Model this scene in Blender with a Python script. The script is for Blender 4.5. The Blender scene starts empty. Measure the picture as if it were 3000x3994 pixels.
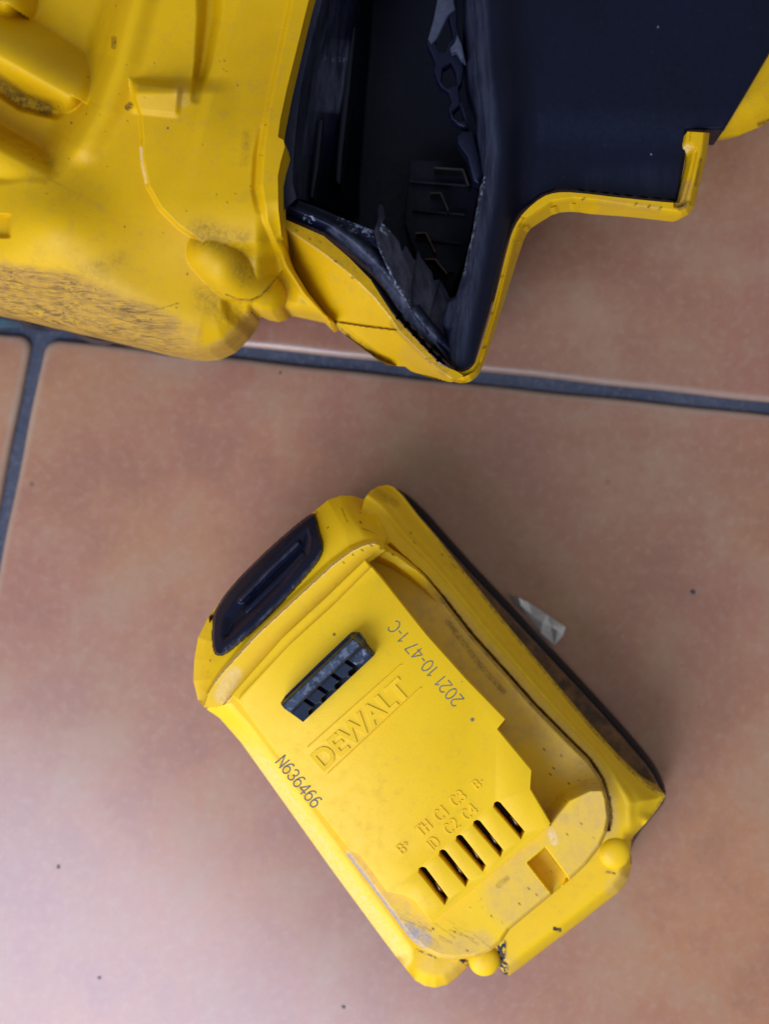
import bpy, math, random
import numpy as np
from mathutils import Vector, Matrix
from mathutils.geometry import delaunay_2d_cdt

random.seed(7)
SC = bpy.context.scene
COL = SC.collection

# ------------------------------------------------------------------ camera
# millimetres everywhere below; meshes are written in metres
D = 360.0                      # camera height above the floor
FPX = 5760.0                   # focal length in photograph pixels (3000 wide)
cam_d = bpy.data.cameras.new("camera")
cam = bpy.data.objects.new("camera", cam_d)
COL.objects.link(cam)
cam_d.sensor_fit = 'HORIZONTAL'
cam_d.sensor_width = 36.0
cam_d.lens = 36.0 * FPX / 3000.0
cam_d.clip_start = 0.01
cam_d.clip_end = 20.0
_dn = Vector((250, -53, -FPX)).normalized()
QROT = _dn.rotation_difference(Vector((0, 0, -1)))
cam.rotation_mode = 'QUATERNION'
cam.rotation_quaternion = QROT
cam.location = (0, 0, D * 0.001)
cam_d.dof.use_dof = True
cam_d.dof.focus_distance = 0.303
cam_d.dof.aperture_fstop = 16.0
SC.camera = cam

# ------------------------------------------------------------------ light
world = bpy.data.worlds.new("World")
SC.world = world
world.use_nodes = True
bg = world.node_tree.nodes["Background"]
bg.inputs[0].default_value = (0.97, 0.98, 1.0, 1)
bg.inputs[1].default_value = 0.35


def area(name, loc, target, size, size_y, power, color):
    l = bpy.data.lights.new(name, 'AREA')
    l.shape = 'RECTANGLE'
    l.size, l.size_y = size, size_y
    l.energy = power
    l.color = color
    o = bpy.data.objects.new(name, l)
    COL.objects.link(o)
    o.location = loc
    d = Vector(target) - Vector(loc)
    o.rotation_euler = d.to_track_quat('-Z', 'Y').to_euler()
    return o


# low daylight from a window to the lower left, and an unseen soft lamp added for falloff and sheen
area("window_light", (-0.62, -0.78, 0.42), (0.0, -0.06, 0.02), 0.95, 0.80, 7.2, (1.0, 0.98, 0.96))
area("added_soft_light", (-0.25, -0.40, 0.62), (-0.03, -0.12, 0.0), 0.46, 0.36, 4.8, (0.60, 0.69, 1.0))

SC.view_settings.view_transform = 'Standard'
SC.view_settings.look = 'None'
SC.view_settings.exposure = 0.2
SC.view_settings.gamma = 1.0

# ------------------------------------------------------------------ helpers
RM = np.array(QROT.to_matrix())
K = 0.55367


def F(x, y):
    return (x / K, y / K)


def A(x, y):                   # battery crop -> F
    return ((700 + x / 0.8305) * K, (1800 + y / 0.8305) * K)


def B(x, y):                   # slot crop -> F
    return ((1500 + x / 2.373) * K, (3000 + y / 2.373) * K)


def Lc(x, y):                  # latch crop -> F
    return ((1000 + x / 2.768) * K, (2350 + y / 2.768) * K)


def src(x, y):
    return (x * K, y * K)


def unproj(X, Y, Z):
    """view position (F units) at height Z -> points in mm"""
    X = np.asarray(X, float) / K - 1500.0
    Y = -(np.asarray(Y, float) / K - 1997.0)
    Z = np.asarray(Z, float)
    r = RM @ np.stack([X.ravel(), Y.ravel(), np.full(X.size, -FPX)])
    t = (D - np.broadcast_to(Z, X.shape).ravel()) / (-r[2])
    p = r * t
    p[2] += D
    return p.T


def at(p, z):
    return Vector(unproj([p[0]], [p[1]], [z])[0])


def S(a, b, x):
    t = np.clip((x - a) / (b - a), 0, 1)
    return t * t * (3 - 2 * t)


def dist(X, Y, pts, closed=False):
    """distance to a polyline and the side of it (positive = right of travel in view, y down)"""
    best = np.full(X.shape, 1e9)
    side = np.zeros(X.shape)
    n = len(pts)
    for i in range(n if closed else n - 1):
        ax, ay = pts[i]
        bx, by = pts[(i + 1) % n]
        vx, vy = bx - ax, by - ay
        L2 = vx * vx + vy * vy + 1e-9
        h = np.clip(((X - ax) * vx + (Y - ay) * vy) / L2, 0, 1)
        dx, dy = X - ax - vx * h, Y - ay - vy * h
        d = np.hypot(dx, dy)
        c = vx * (Y - ay) - vy * (X - ax)
        m = d < best
        best = np.where(m, d, best)
        side = np.where(m, np.sign(c), side)
    return best, side


def sd(X, Y, pts):
    d, s = dist(X, Y, pts)
    return d * s


def inside(X, Y, pts):
    r = np.zeros(X.shape, bool)
    n = len(pts)
    for i in range(n):
        ax, ay = pts[i]
        bx, by = pts[(i + 1) % n]
        if ay == by:
            continue
        c = ((ay > Y) != (by > Y)) & (X < (bx - ax) * (Y - ay) / (by - ay) + ax)
        r ^= c
    return r


def nearest(X, Y, pts):
    bd = np.full(X.shape, 1e9)
    nx, ny = X.copy(), Y.copy()
    n = len(pts)
    for i in range(n):
        ax, ay = pts[i]
        bx, by = pts[(i + 1) % n]
        vx, vy = bx - ax, by - ay
        h = np.clip(((X - ax) * vx + (Y - ay) * vy) / (vx * vx + vy * vy + 1e-9), 0, 1)
        qx, qy = ax + vx * h, ay + vy * h
        d = np.hypot(X - qx, Y - qy)
        m = d < bd
        bd = np.where(m, d, bd)
        nx = np.where(m, qx, nx)
        ny = np.where(m, qy, ny)
    return nx, ny


def line(X, Y, pts, r, soft):
    d, _ = dist(X, Y, pts)
    return 1 - S(r, r + soft, d)


def chaikin(pts, it=2, closed=True):
    for _ in range(it):
        o = []
        n = len(pts)
        rng = range(n) if closed else range(n - 1)
        if not closed:
            o.append(pts[0])
        for i in rng:
            a, b = pts[i], pts[(i + 1) % n]
            o.append((a[0] * .75 + b[0] * .25, a[1] * .75 + b[1] * .25))
            o.append((a[0] * .25 + b[0] * .75, a[1] * .25 + b[1] * .75))
        if not closed:
            o.append(pts[-1])
        pts = o
    return pts


ROOT = {}


def thing(name, label, cat, base, group=None):
    o = bpy.data.objects.new(name, None)
    o.empty_display_size = 0.01
    COL.objects.link(o)
    o.location = Vector(base) * 0.001
    o["label"] = label
    o["category"] = cat
    if group:
        o["group"] = group
    ROOT[o.name] = Vector(base)
    return o


def put(name, verts, faces, mat, parent=None, smooth=35.0, masks=None, label=None):
    off = Vector((0, 0, 0))
    q = parent
    while q is not None:
        if q.name in ROOT:
            off = ROOT[q.name]
        q = q.parent
    v = (np.asarray(verts, float) - np.array(off)) * 0.001
    me = bpy.data.meshes.new(name)
    me.from_pydata(v.tolist(), [], [list(map(int, f)) for f in faces])
    me.validate()
    me.update()
    if masks is not None:
        for an, arr in masks.items():
            a = me.color_attributes.new(an, 'FLOAT_COLOR', 'POINT')
            if len(arr) == len(me.vertices):
                a.data.foreach_set("color", np.ascontiguousarray(arr, dtype=np.float32).ravel())
    if smooth:
        me.shade_smooth()
        me.set_sharp_from_angle(angle=math.radians(smooth))
    if mat:
        me.materials.append(mat)
    o = bpy.data.objects.new(name, me)
    COL.objects.link(o)
    if parent is not None:
        o.parent = parent
    if label:
        o["label"] = label
    return o


def hf(name, poly, zf, mat, parent, step=3.0, maskf=None, skirt=4.0, inset=0.0, smooth=50.0, label=None):
    """solid relief: a fine grid cut to an outline, heights from zf, with a side wall below its edge"""
    px = [p[0] for p in poly]
    py = [p[1] for p in poly]
    xs = np.arange(min(px) - step, max(px) + step * 1.5, step)
    ys = np.arange(min(py) - step, max(py) + step * 1.5, step)
    X, Y = np.meshgrid(xs, ys)
    ins = inside(X, Y, poly)
    nxs, nys = len(xs), len(ys)
    cell = ins[:-1, :-1].astype(int) + ins[1:, :-1] + ins[:-1, 1:] + ins[1:, 1:]
    keep = cell >= 2
    jj, ii = np.nonzero(keep)
    a = jj * nxs + ii
    quads = np.stack([a, a + nxs, a + nxs + 1, a + 1], 1)
    used = np.unique(quads)
    remap = -np.ones(nxs * nys, int)
    remap[used] = np.arange(len(used))
    quads = remap[quads]
    x, y = X.ravel()[used].copy(), Y.ravel()[used].copy()
    # edge loop vertices snap to the outline
    e = np.concatenate([quads[:, [0, 1]], quads[:, [1, 2]], quads[:, [2, 3]], quads[:, [3, 0]]])
    key = np.sort(e, 1)
    k1 = key[:, 0].astype(np.int64) * (len(used) + 1) + key[:, 1]
    u, idx, cnt = np.unique(k1, return_index=True, return_counts=True)
    be = e[idx[cnt == 1]]
    bv = np.unique(be)
    sx, sy = nearest(x[bv], y[bv], poly)
    x[bv], y[bv] = sx, sy
    z = zf(x, y)
    P = unproj(x, y, z)
    masks = {}
    if maskf is not None:
        for an, chans in maskf(x, y).items():
            arr = np.zeros((len(x), 4), np.float32)
            for c, m in enumerate(chans):
                arr[:, c] = m
            arr[:, 3] = 1
            masks[an] = arr
    faces = quads.tolist()
    if skirt > 0:
        m2 = -np.ones(len(used), int)
        m2[bv] = len(P) + np.arange(len(bv))
        Q = P[bv].copy()
        if inset:
            c = P.mean(0)
            dv = c[:2] - Q[:, :2]
            dv /= (np.linalg.norm(dv, axis=1)[:, None] + 1e-9)
            Q[:, :2] += dv * inset
        Q[:, 2] = np.maximum(Q[:, 2] - skirt, 0.3)
        P = np.concatenate([P, Q])
        faces += [[int(b), int(a_), int(m2[a_]), int(m2[b])] for a_, b in be]
        for an in masks:
            masks[an] = np.concatenate([masks[an], masks[an][bv]])
    return put(name, P, faces, mat, parent, smooth, masks, label)


def resample(pts, n):
    p = np.array([list(q) for q in pts], float)
    q = np.concatenate([p, p[:1]])
    L = np.concatenate([[0], np.cumsum(np.linalg.norm(np.diff(q, axis=0), axis=1))])
    t = np.linspace(0, L[-1], n, endpoint=False)
    return np.stack([np.interp(t, L, q[:, k]) for k in range(q.shape[1])], 1)


def loft(name, rings, mat, parent, n=120, smooth=35.0, label=None):
    R = [resample(r, n) for r in rings]
    V = np.concatenate(R)
    fs = []
    for k in range(len(R) - 1):
        for i in range(n):
            j = (i + 1) % n
            fs.append([k * n + i, k * n + j, (k + 1) * n + j, (k + 1) * n + i])
    fs.append(list(range(n))[::-1])
    fs.append([(len(R) - 1) * n + i for i in range(n)])
    # outlines may run either way round
    a = R[0]
    ar = np.sum(a[:, 0] * np.roll(a[:, 1], -1) - np.roll(a[:, 0], -1) * a[:, 1])
    up = R[-1][0][2] > R[0][0][2]
    if (ar < 0) == up:
        fs = [f[::-1] for f in fs]
    return put(name, V, fs, mat, parent, smooth, None, label)


def trace(poly, z):
    return [tuple(at(p, z)) for p in poly]


def shrink(pts, d):
    """move a closed ring (3D, mm) inwards by d"""
    p = np.array(pts, float)
    ar = np.sum(p[:, 0] * np.roll(p[:, 1], -1) - np.roll(p[:, 0], -1) * p[:, 1])
    t = np.roll(p, -1, 0) - np.roll(p, 1, 0)
    n = np.stack([-t[:, 1], t[:, 0]], 1)
    n /= np.linalg.norm(n, axis=1)[:, None] + 1e-9
    if ar < 0:
        n = -n
    p[:, :2] += n * d
    return [tuple(q) for q in p]


def prism(name, outline, holes, z0, z1, mat, parent, bevel=0.4, ztrace=None, smooth=30.0, label=None):
    """plate with rounded edges and through holes; outlines in view units traced at the top height"""
    zt = z1 if ztrace is None else ztrace
    loops = []
    for k, pl in enumerate([outline] + list(holes)):
        p = trace(pl, zt)
        # a few points per edge keep the rounding even
        loops.append((p, 1 if k == 0 else -1))
    V, fs, cap, edges = [], [], [], []
    for p, sg in loops:
        n = len(p)
        rings = [[(q[0], q[1], z1) for q in shrink(p, bevel * sg)],
                 [(q[0], q[1], z1 - bevel * .3) for q in shrink(p, bevel * .3 * sg)],
                 [(q[0], q[1], z1 - bevel) for q in p], [(q[0], q[1], z0) for q in p]]
        b0 = len(V)
        for r in rings:
            V += r
        ar = sum(p[i][0] * p[(i + 1) % n][1] - p[(i + 1) % n][0] * p[i][1] for i in range(n))
        fl_ = (ar > 0) == (sg > 0)
        for r in range(3):
            for i in range(n):
                j = (i + 1) % n
                f = [b0 + r * n + i, b0 + (r + 1) * n + i, b0 + (r + 1) * n + j, b0 + r * n + j]
                fs.append(f if fl_ else f[::-1])
        c0 = len(cap)
        cap += [b0 + i for i in range(n)]
        edges += [(c0 + i, c0 + (i + 1) % n) for i in range(n)]
    co = [Vector((V[k][0], V[k][1])) for k in cap]
    res = delaunay_2d_cdt(co, edges, [], 0, 1e-6)
    vo, fo, orig = res[0], res[2], res[3]
    idx = []
    for k, v in enumerate(vo):
        if orig[k]:
            idx.append(cap[orig[k][0]])
        else:
            V.append((v.x, v.y, z1))
            idx.append(len(V) - 1)
    outp = [(co[k].x, co[k].y) for k in range(len(loops[0][0]))]
    hp, c0 = [], len(loops[0][0])
    for p, _ in loops[1:]:
        hp.append([(co[c0 + k].x, co[c0 + k].y) for k in range(len(p))])
        c0 += len(p)
    cx = np.array([sum((vo[i].x for i in f)) / 3 for f in fo])
    cy = np.array([sum((vo[i].y for i in f)) / 3 for f in fo])
    ok = inside(cx, cy, outp)
    for h in hp:
        ok &= ~inside(cx, cy, h)
    for f, o_ in zip(fo, ok):
        if o_:
            a, b_, c = [vo[i] for i in f]
            ccw = (b_ - a).cross(c - a) > 0
            g_ = [idx[i] for i in f]
            fs.append(g_ if ccw else g_[::-1])
    return put(name, V, fs, mat, parent, smooth, None, label)


def text(name, body, a, b, z, h, mat, parent, up_hint, bold=0.0, squash=1.0, label=None):
    """lettering from baseline point a to b (view units) at height z, raised by h mm"""
    cu = bpy.data.curves.new(name, 'FONT')
    cu.body = body
    cu.size = 1.0
    cu.extrude = 0.05
    cu.offset = bold
    cu.resolution_u = 3
    t = bpy.data.objects.new("tmp", cu)
    COL.objects.link(t)
    dg = bpy.context.evaluated_depsgraph_get()
    me = bpy.data.meshes.new_from_object(t.evaluated_get(dg))
    v = np.array([list(q.co) for q in me.vertices])
    fs = [list(p.vertices) for p in me.polygons]
    bpy.data.objects.remove(t)
    bpy.data.meshes.remove(me)
    pa, pb = at(a, z), at(b, z)
    L = (pb - pa).length
    s = L / (v[:, 0].max() - v[:, 0].min())
    ex = (pb - pa).normalized()
    ey = Vector((0, 0, 1)).cross(ex)
    x = (v[:, 0] - v[:, 0].min()) * s
    y = v[:, 1] * s * squash
    zz = np.where(v[:, 2] > 0, h, -0.15)
    P = np.outer(x, ex) + np.outer(y, ey) + np.array(pa)
    P[:, 2] = z + zz
    return put(name, P, fs, mat, parent, 30, None, label)


def arc(cx, cy, rx, ry, a0, a1, n=10):
    return [(cx + rx * math.cos(math.radians(a0 + (a1 - a0) * i / n)), cy + ry * math.sin(math.radians(a0 + (a1 - a0) * i / n))) for i in range(n + 1)]


GLYPH = {
    'N': (3.9, [[(.4, 0), (.4, 6), (3.5, 0), (3.5, 6)]]),
    '6': (3.7, [arc(1.9, 1.9, 1.5, 1.9, 0, 360, 20), arc(2.2, 2.2, 1.8, 3.8, 180, 70)]),
    '3': (3.6, [arc(1.7, 4.4, 1.35, 1.6, 160, -90, 14), arc(1.7, 1.5, 1.5, 1.5, 90, -160, 14)]),
    '4': (3.8, [[(2.8, 0), (2.8, 6), (.3, 1.6), (3.6, 1.6)]]),
    '2': (3.6, [arc(1.8, 4.4, 1.45, 1.6, 165, -25, 12) + [(.3, 0), (3.3, 0)]]),
    '0': (3.7, [arc(1.85, 3, 1.5, 3, 0, 360, 24)]),
    '1': (2.6, [[(.5, 4.6), (1.6, 6), (1.6, 0)]]),
    '7': (3.5, [[(.3, 6), (3.2, 6), (1.2, 0)]]),
    '-': (2.3, [[(.3, 2.6), (1.9, 2.6)]]),
    'C': (4.1, [arc(2.2, 3, 1.85, 3, 45, 315, 20)]),
    ' ': (2.0, []),
    'B': (3.9, [[(.4, 0), (.4, 6), (2.0, 6)] + arc(2.0, 4.6, 1.3, 1.4, 90, -90) + [(.4, 3.2)], [(2.0, 3.2)] + arc(2.0, 1.6, 1.5, 1.6, 90, -90) + [(.4, 0)]]),
    '+': (3.2, [[(.3, 3.6), (2.7, 3.6)], [(1.5, 2.4), (1.5, 4.8)]]),
    'T': (3.8, [[(.1, 6), (3.5, 6)], [(1.8, 6), (1.8, 0)]]),
    'H': (3.9, [[(.4, 0), (.4, 6)], [(3.4, 0), (3.4, 6)], [(.4, 3.1), (3.4, 3.1)]]),
    'I': (1.2, [[(.5, 0), (.5, 6)]]),
    'D': (4.1, [[(.4, 0), (.4, 6), (1.7, 6)] + arc(1.7, 3, 2.0, 3, 90, -90, 12) + [(.4, 0)]]),
}


def strokes(name, body, a, b, z, h, mat, parent, width=.8):
    """plain sans lettering drawn as ribbons from baseline a to b at height z, raised by h mm"""
    segs, x = [], 0.0
    for ch in body:
        w, pl = GLYPH[ch]
        for p in pl:
            segs.append([(x + q[0], q[1]) for q in p])
        x += w + .45
    x -= .45
    pa, pb = at(a, z), at(b, z)
    sc = (pb - pa).length / x
    ex = (pb - pa).normalized()
    ey = Vector((0, 0, 1)).cross(ex)
    V, fs = [], []

    def add(pts):
        i0 = len(V)
        n = len(pts)
        for k, zz in ((.96, h), (1.04, -.08)):
            cx_, cy_ = sum(q[0] for q in pts) / n, sum(q[1] for q in pts) / n
            for q in pts:
                w_ = pa + ex * ((cx_ + (q[0] - cx_) * k) * sc) + ey * ((cy_ + (q[1] - cy_) * k) * sc)
                V.append((w_.x, w_.y, z + zz))
        fs.append([i0 + i for i in range(n)])
        for i in range(n):
            j = (i + 1) % n
            fs.append([i0 + i, i0 + n + i, i0 + n + j, i0 + j])
    r = width / 2
    for k, p in enumerate(segs):
        for m in range(len(p) - 1):
            dx, dy = p[m + 1][0] - p[m][0], p[m + 1][1] - p[m][1]
            l = math.hypot(dx, dy) + 1e-9
            nx, ny = -dy / l * r, dx / l * r
            ux, uy = dx / l * r * .5, dy / l * r * .5
            (x0, y0), (x1, y1) = p[m], p[m + 1]
            add([(x0 - ux + nx, y0 - uy + ny), (x0 - ux - nx, y0 - uy - ny), (x1 + ux - nx, y1 + uy - ny), (x1 + ux + nx, y1 + uy + ny)])
    # overlapping ribbons sit on slightly different levels so no two faces coincide
    V2 = []
    for i, v in enumerate(V):
        V2.append((v[0], v[1], v[2] + (.0022 * ((i // 8) % 7) if v[2] > z else 0)))
    return put(name, V2, fs, mat, parent, 0)


# ------------------------------------------------------------------ materials
def nodes(name):
    m = bpy.data.materials.new(name)
    m.use_nodes = True
    nt = m.node_tree
    return m, nt, nt.nodes["Principled BSDF"]


class NB:
    def __init__(s, nt):
        s.nt = nt

    def n(s, t, **kw):
        q = s.nt.nodes.new(t)
        for k, v in kw.items():
            setattr(q, k, v)
        return q

    def lk(s, a, b):
        s.nt.links.new(a, b)

    def coord(s):
        return s.n('ShaderNodeTexCoord').outputs['Object']

    def noise(s, co, scale, detail=4, rough=.55, stretch=None, w=0.0):
        if stretch:
            mp = s.n('ShaderNodeMapping')
            mp.inputs['Scale'].default_value = stretch[0]
            mp.inputs['Rotation'].default_value = stretch[1]
            s.lk(co, mp.inputs['Vector'])
            co = mp.outputs[0]
        t = s.n('ShaderNodeTexNoise')
        t.noise_dimensions = '4D'
        t.inputs['W'].default_value = w
        t.inputs['Scale'].default_value = scale
        t.inputs['Detail'].default_value = detail
        t.inputs['Roughness'].default_value = rough
        s.lk(co, t.inputs['Vector'])
        return t.outputs['Fac']

    def rng(s, v, a, b, c=0.0, d=1.0, smooth=True):
        r = s.n('ShaderNodeMapRange')
        r.interpolation_type = 'SMOOTHSTEP' if smooth else 'LINEAR'
        s.lk(v, r.inputs['Value'])
        r.inputs['From Min'].default_value = a
        r.inputs['From Max'].default_value = b
        r.inputs['To Min'].default_value = c
        r.inputs['To Max'].default_value = d
        return r.outputs['Result']

    def math(s, op, a, b=None, clamp=False):
        m = s.n('ShaderNodeMath', operation=op, use_clamp=clamp)
        for i, q in enumerate((a, b)):
            if q is None:
                continue
            if isinstance(q, (int, float)):
                m.inputs[i].default_value = q
            else:
                s.lk(q, m.inputs[i])
        return m.outputs[0]

    def mix(s, f, a, b):
        m = s.n('ShaderNodeMix', data_type='RGBA')
        for k, q in ((0, f), (6, a), (7, b)):
            if isinstance(q, (int, float)):
                m.inputs[k].default_value = q
            elif isinstance(q, tuple):
                m.inputs[k].default_value = (*q, 1)
            else:
                s.lk(q, m.inputs[k])
        return m.outputs[2]

    def attr(s, name):
        a = s.n('ShaderNodeAttribute', attribute_name=name)
        sp = s.n('ShaderNodeSeparateColor')
        s.lk(a.outputs['Color'], sp.inputs[0])
        return sp.outputs

    def bump(s, h, strength, distance, prev=None):
        b = s.n('ShaderNodeBump')
        b.inputs['Strength'].default_value = strength
        b.inputs['Distance'].default_value = distance
        s.lk(h, b.inputs['Height'])
        if prev is not None:
            s.lk(prev, b.inputs['Normal'])
        return b.outputs[0]


def yellow(name, c1, c2, rough=.42, wear=1.0, dust=(0.56, 0.36, 0.13), spec=.26):
    m, nt, bs = nodes(name)
    b = NB(nt)
    co = b.coord()
    n1 = b.noise(co, 45, 4)
    n2 = b.noise(co, 420, 5, .65, w=2)
    n3 = b.noise(co, 1300, 3, .6, w=5)
    fine = b.noise(co, 4200, 2, .5, w=9)
    col = b.mix(b.rng(n1, .3, .7), c1, c2)
    R, G, Bc = b.attr("mask")[:3]
    r2, g2, b2 = b.attr("ink")[:3]
    # dust rubbed into the plastic
    tan = b.math('MULTIPLY', G, b.rng(n2, .25, .7, .35, 1.0))
    col = b.mix(tan, col, dust)
    # thin overall grime, patchy
    gr = b.math('MULTIPLY', b.rng(n2, .46, .75), b.rng(b.noise(co, 38, 3, .6, w=17), .38, .66, .06 * wear, .24 * wear))
    col = b.mix(gr, col, (0.30, 0.19, 0.04))
    # pale scuffs, and the window light painted on the left shoulder
    pale = b.math('MULTIPLY', Bc, b.rng(n3, .35, .6, .25, 1.0))
    col = b.mix(pale, col, (0.78, 0.62, 0.40))
    # brown dirt, with the shade painted along the rim edge
    dr = b.math('MULTIPLY', R, b.math('MULTIPLY', b.rng(n3, .30, .66, .35, 1.0), b.rng(n2, .3, .6, .5, 1.0)))
    col = b.mix(dr, col, (0.085, 0.040, 0.012))
    # scattered specks
    v = b.n('ShaderNodeTexVoronoi')
    v.inputs['Scale'].default_value = 230
    v.inputs['Randomness'].default_value = 1
    b.lk(co, v.inputs['Vector'])
    pick = b.rng(b.noise(co, 60, 2, .5, w=14), .56, .60)
    sp = b.math('MULTIPLY', b.rng(v.outputs['Distance'], .06, .10, 1, 0), pick)
    col = b.mix(b.math('MULTIPLY', sp, .75), col, (0.10, 0.05, 0.02))
    # ink smears
    col = b.mix(b.math('MULTIPLY', r2, b.rng(n3, .30, .66, .25, .85)), col, (0.20, 0.22, 0.36))
    col = b.mix(b.math('MULTIPLY', g2, b.rng(n3, .40, .52)), col, (0.018, 0.018, 0.028))
    # streaky scratches (third ink channel)
    st = b.noise(co, 1700, 4, .75, stretch=((0.07, 1.0, .5), (0, 0, math.radians(17))), w=3)
    st2 = b.noise(co, 260, 4, .7, stretch=((0.3, 1.0, 1.0), (0, 0, math.radians(14))), w=8)
    sf = b.math('MULTIPLY', b.rng(st, .40, .62), b.rng(st2, .38, .62, .25, 1.0))
    col = b.mix(b.math('MULTIPLY', b.math('MULTIPLY', b2, sf), .95), col, (0.085, 0.05, 0.022))
    b.lk(col, bs.inputs['Base Color'])
    rg = b.math('ADD', b.rng(n2, .2, .8, rough - .06, rough + .10), b.math('MULTIPLY', tan, .25))
    b.lk(rg, bs.inputs['Roughness'])
    nb = b.bump(fine, .10, .00012)
    nb = b.bump(n3, .08, .0003, nb)
    b.lk(nb, bs.inputs['Normal'])
    bs.inputs['Specular IOR Level'].default_value = spec
    bs.inputs['Subsurface Weight'].default_value = 0.0
    return m


def dark(name, c1, c2, rough=.38, scuff=(0.10, 0.11, 0.16), amount=.35):
    m, nt, bs = nodes(name)
    b = NB(nt)
    co = b.coord()
    n1 = b.noise(co, 70, 4)
    n3 = b.noise(co, 900, 4, .65, w=3)
    st = b.noise(co, 500, 4, .7, stretch=((1, .12, 1), (0, 0, math.radians(-12))), w=6)
    col = b.mix(b.rng(n1, .3, .7), c1, c2)
    R, G, Bc = b.attr("mask")[:3]
    sc = b.math('MULTIPLY', G, b.rng(st, .35, .65, .25, 1.0))  # scuffs, and the painted highlight on the button ridge
    col = b.mix(sc, col, scuff)
    col = b.mix(b.math('MULTIPLY', b.rng(n3, .64, .74), amount), col, scuff)
    sp = b.math('MULTIPLY', Bc, b.rng(n3, .50, .58))
    col = b.mix(sp, col, (0.32, 0.36, 0.46))
    col = b.mix(R, col, (0.10, 0.045, 0.015))
    b.lk(col, bs.inputs['Base Color'])
    b.lk(b.rng(n3, .2, .8, rough - .08, rough + .15), bs.inputs['Roughness'])
    b.lk(b.bump(n3, .12, .0002), bs.inputs['Normal'])
    bs.inputs['Specular IOR Level'].default_value = .26
    bs.inputs['Specular Tint'].default_value = (0.6, 0.7, 1.0, 1)
    return m


YEL = yellow("yellow_plastic", (0.82, 0.52, 0.008), (0.78, 0.48, 0.006))
YEL_SHADED = yellow("yellow_plastic_shaded", (0.61, 0.362, 0.001), (0.52, 0.300, 0.001), rough=.46, wear=1.5, dust=(0.36, 0.205, 0.055), spec=.2)  # same yellow plastic, with the tool's shade put into a darker colour
NAVY = dark("navy_plastic", (0.0020, 0.0032, 0.0125), (0.0015, 0.0023, 0.0085), .42, amount=.10)
BLACK = dark("black_plastic", (0.006, 0.006, 0.009), (0.009, 0.009, 0.014), .42, amount=.12)
SLATE = dark("slate_latch_plastic", (0.017, 0.024, 0.040), (0.012, 0.018, 0.032), .42, scuff=(0.085, 0.11, 0.155), amount=.2)
BUTTON = dark("button_plastic", (0.0045, 0.0065, 0.020), (0.0035, 0.0045, 0.013), .30, scuff=(.045, .05, .075), amount=.04)
BASEM = dark("base_plastic", (0.007, 0.006, 0.007), (0.013, 0.009, 0.009), .45, scuff=(0.10, 0.055, 0.02), amount=.45)
GREYP = dark("scuffed_grey_plastic", (0.013, 0.013, 0.022), (0.008, 0.009, 0.017), .46, scuff=(.075, .075, .10), amount=.5)


def simple(name, c, rough=.5, metal=0.0, nscale=400, var=.25, bumpd=.0002):
    m, nt, bs = nodes(name)
    b = NB(nt)
    co = b.coord()
    n = b.noise(co, nscale, 4, .6)
    col = b.mix(b.rng(n, .3, .7), tuple(q * (1 - var) for q in c), tuple(min(1, q * (1 + var)) for q in c))
    b.lk(col, bs.inputs['Base Color'])
    bs.inputs['Roughness'].default_value = rough
    bs.inputs['Metallic'].default_value = metal
    b.lk(b.bump(n, .2, bumpd), bs.inputs['Normal'])
    return m


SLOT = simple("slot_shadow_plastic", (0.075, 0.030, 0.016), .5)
METAL = simple("contact_metal", (0.55, 0.45, 0.40), .35, 1.0)
COPPER = simple("copper_contact", (0.10, 0.062, 0.048), .5, 1.0)
DULL = simple("dull_contact", (0.07, 0.062, 0.058), .5, 1.0)
PRINT = simple("grey_print", (0.15, 0.135, 0.075), .5, 0, 1500, .4)
PAPER = simple("white_paper", (0.90, 0.90, 0.92), .8, 0, 300, .08)
GRIT = simple("dark_grit", (0.045, 0.055, 0.085), .7, 0, 900, .4)
PALEG = simple("pale_grit", (0.62, 0.60, 0.62), .7, 0, 900, .2)


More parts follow.
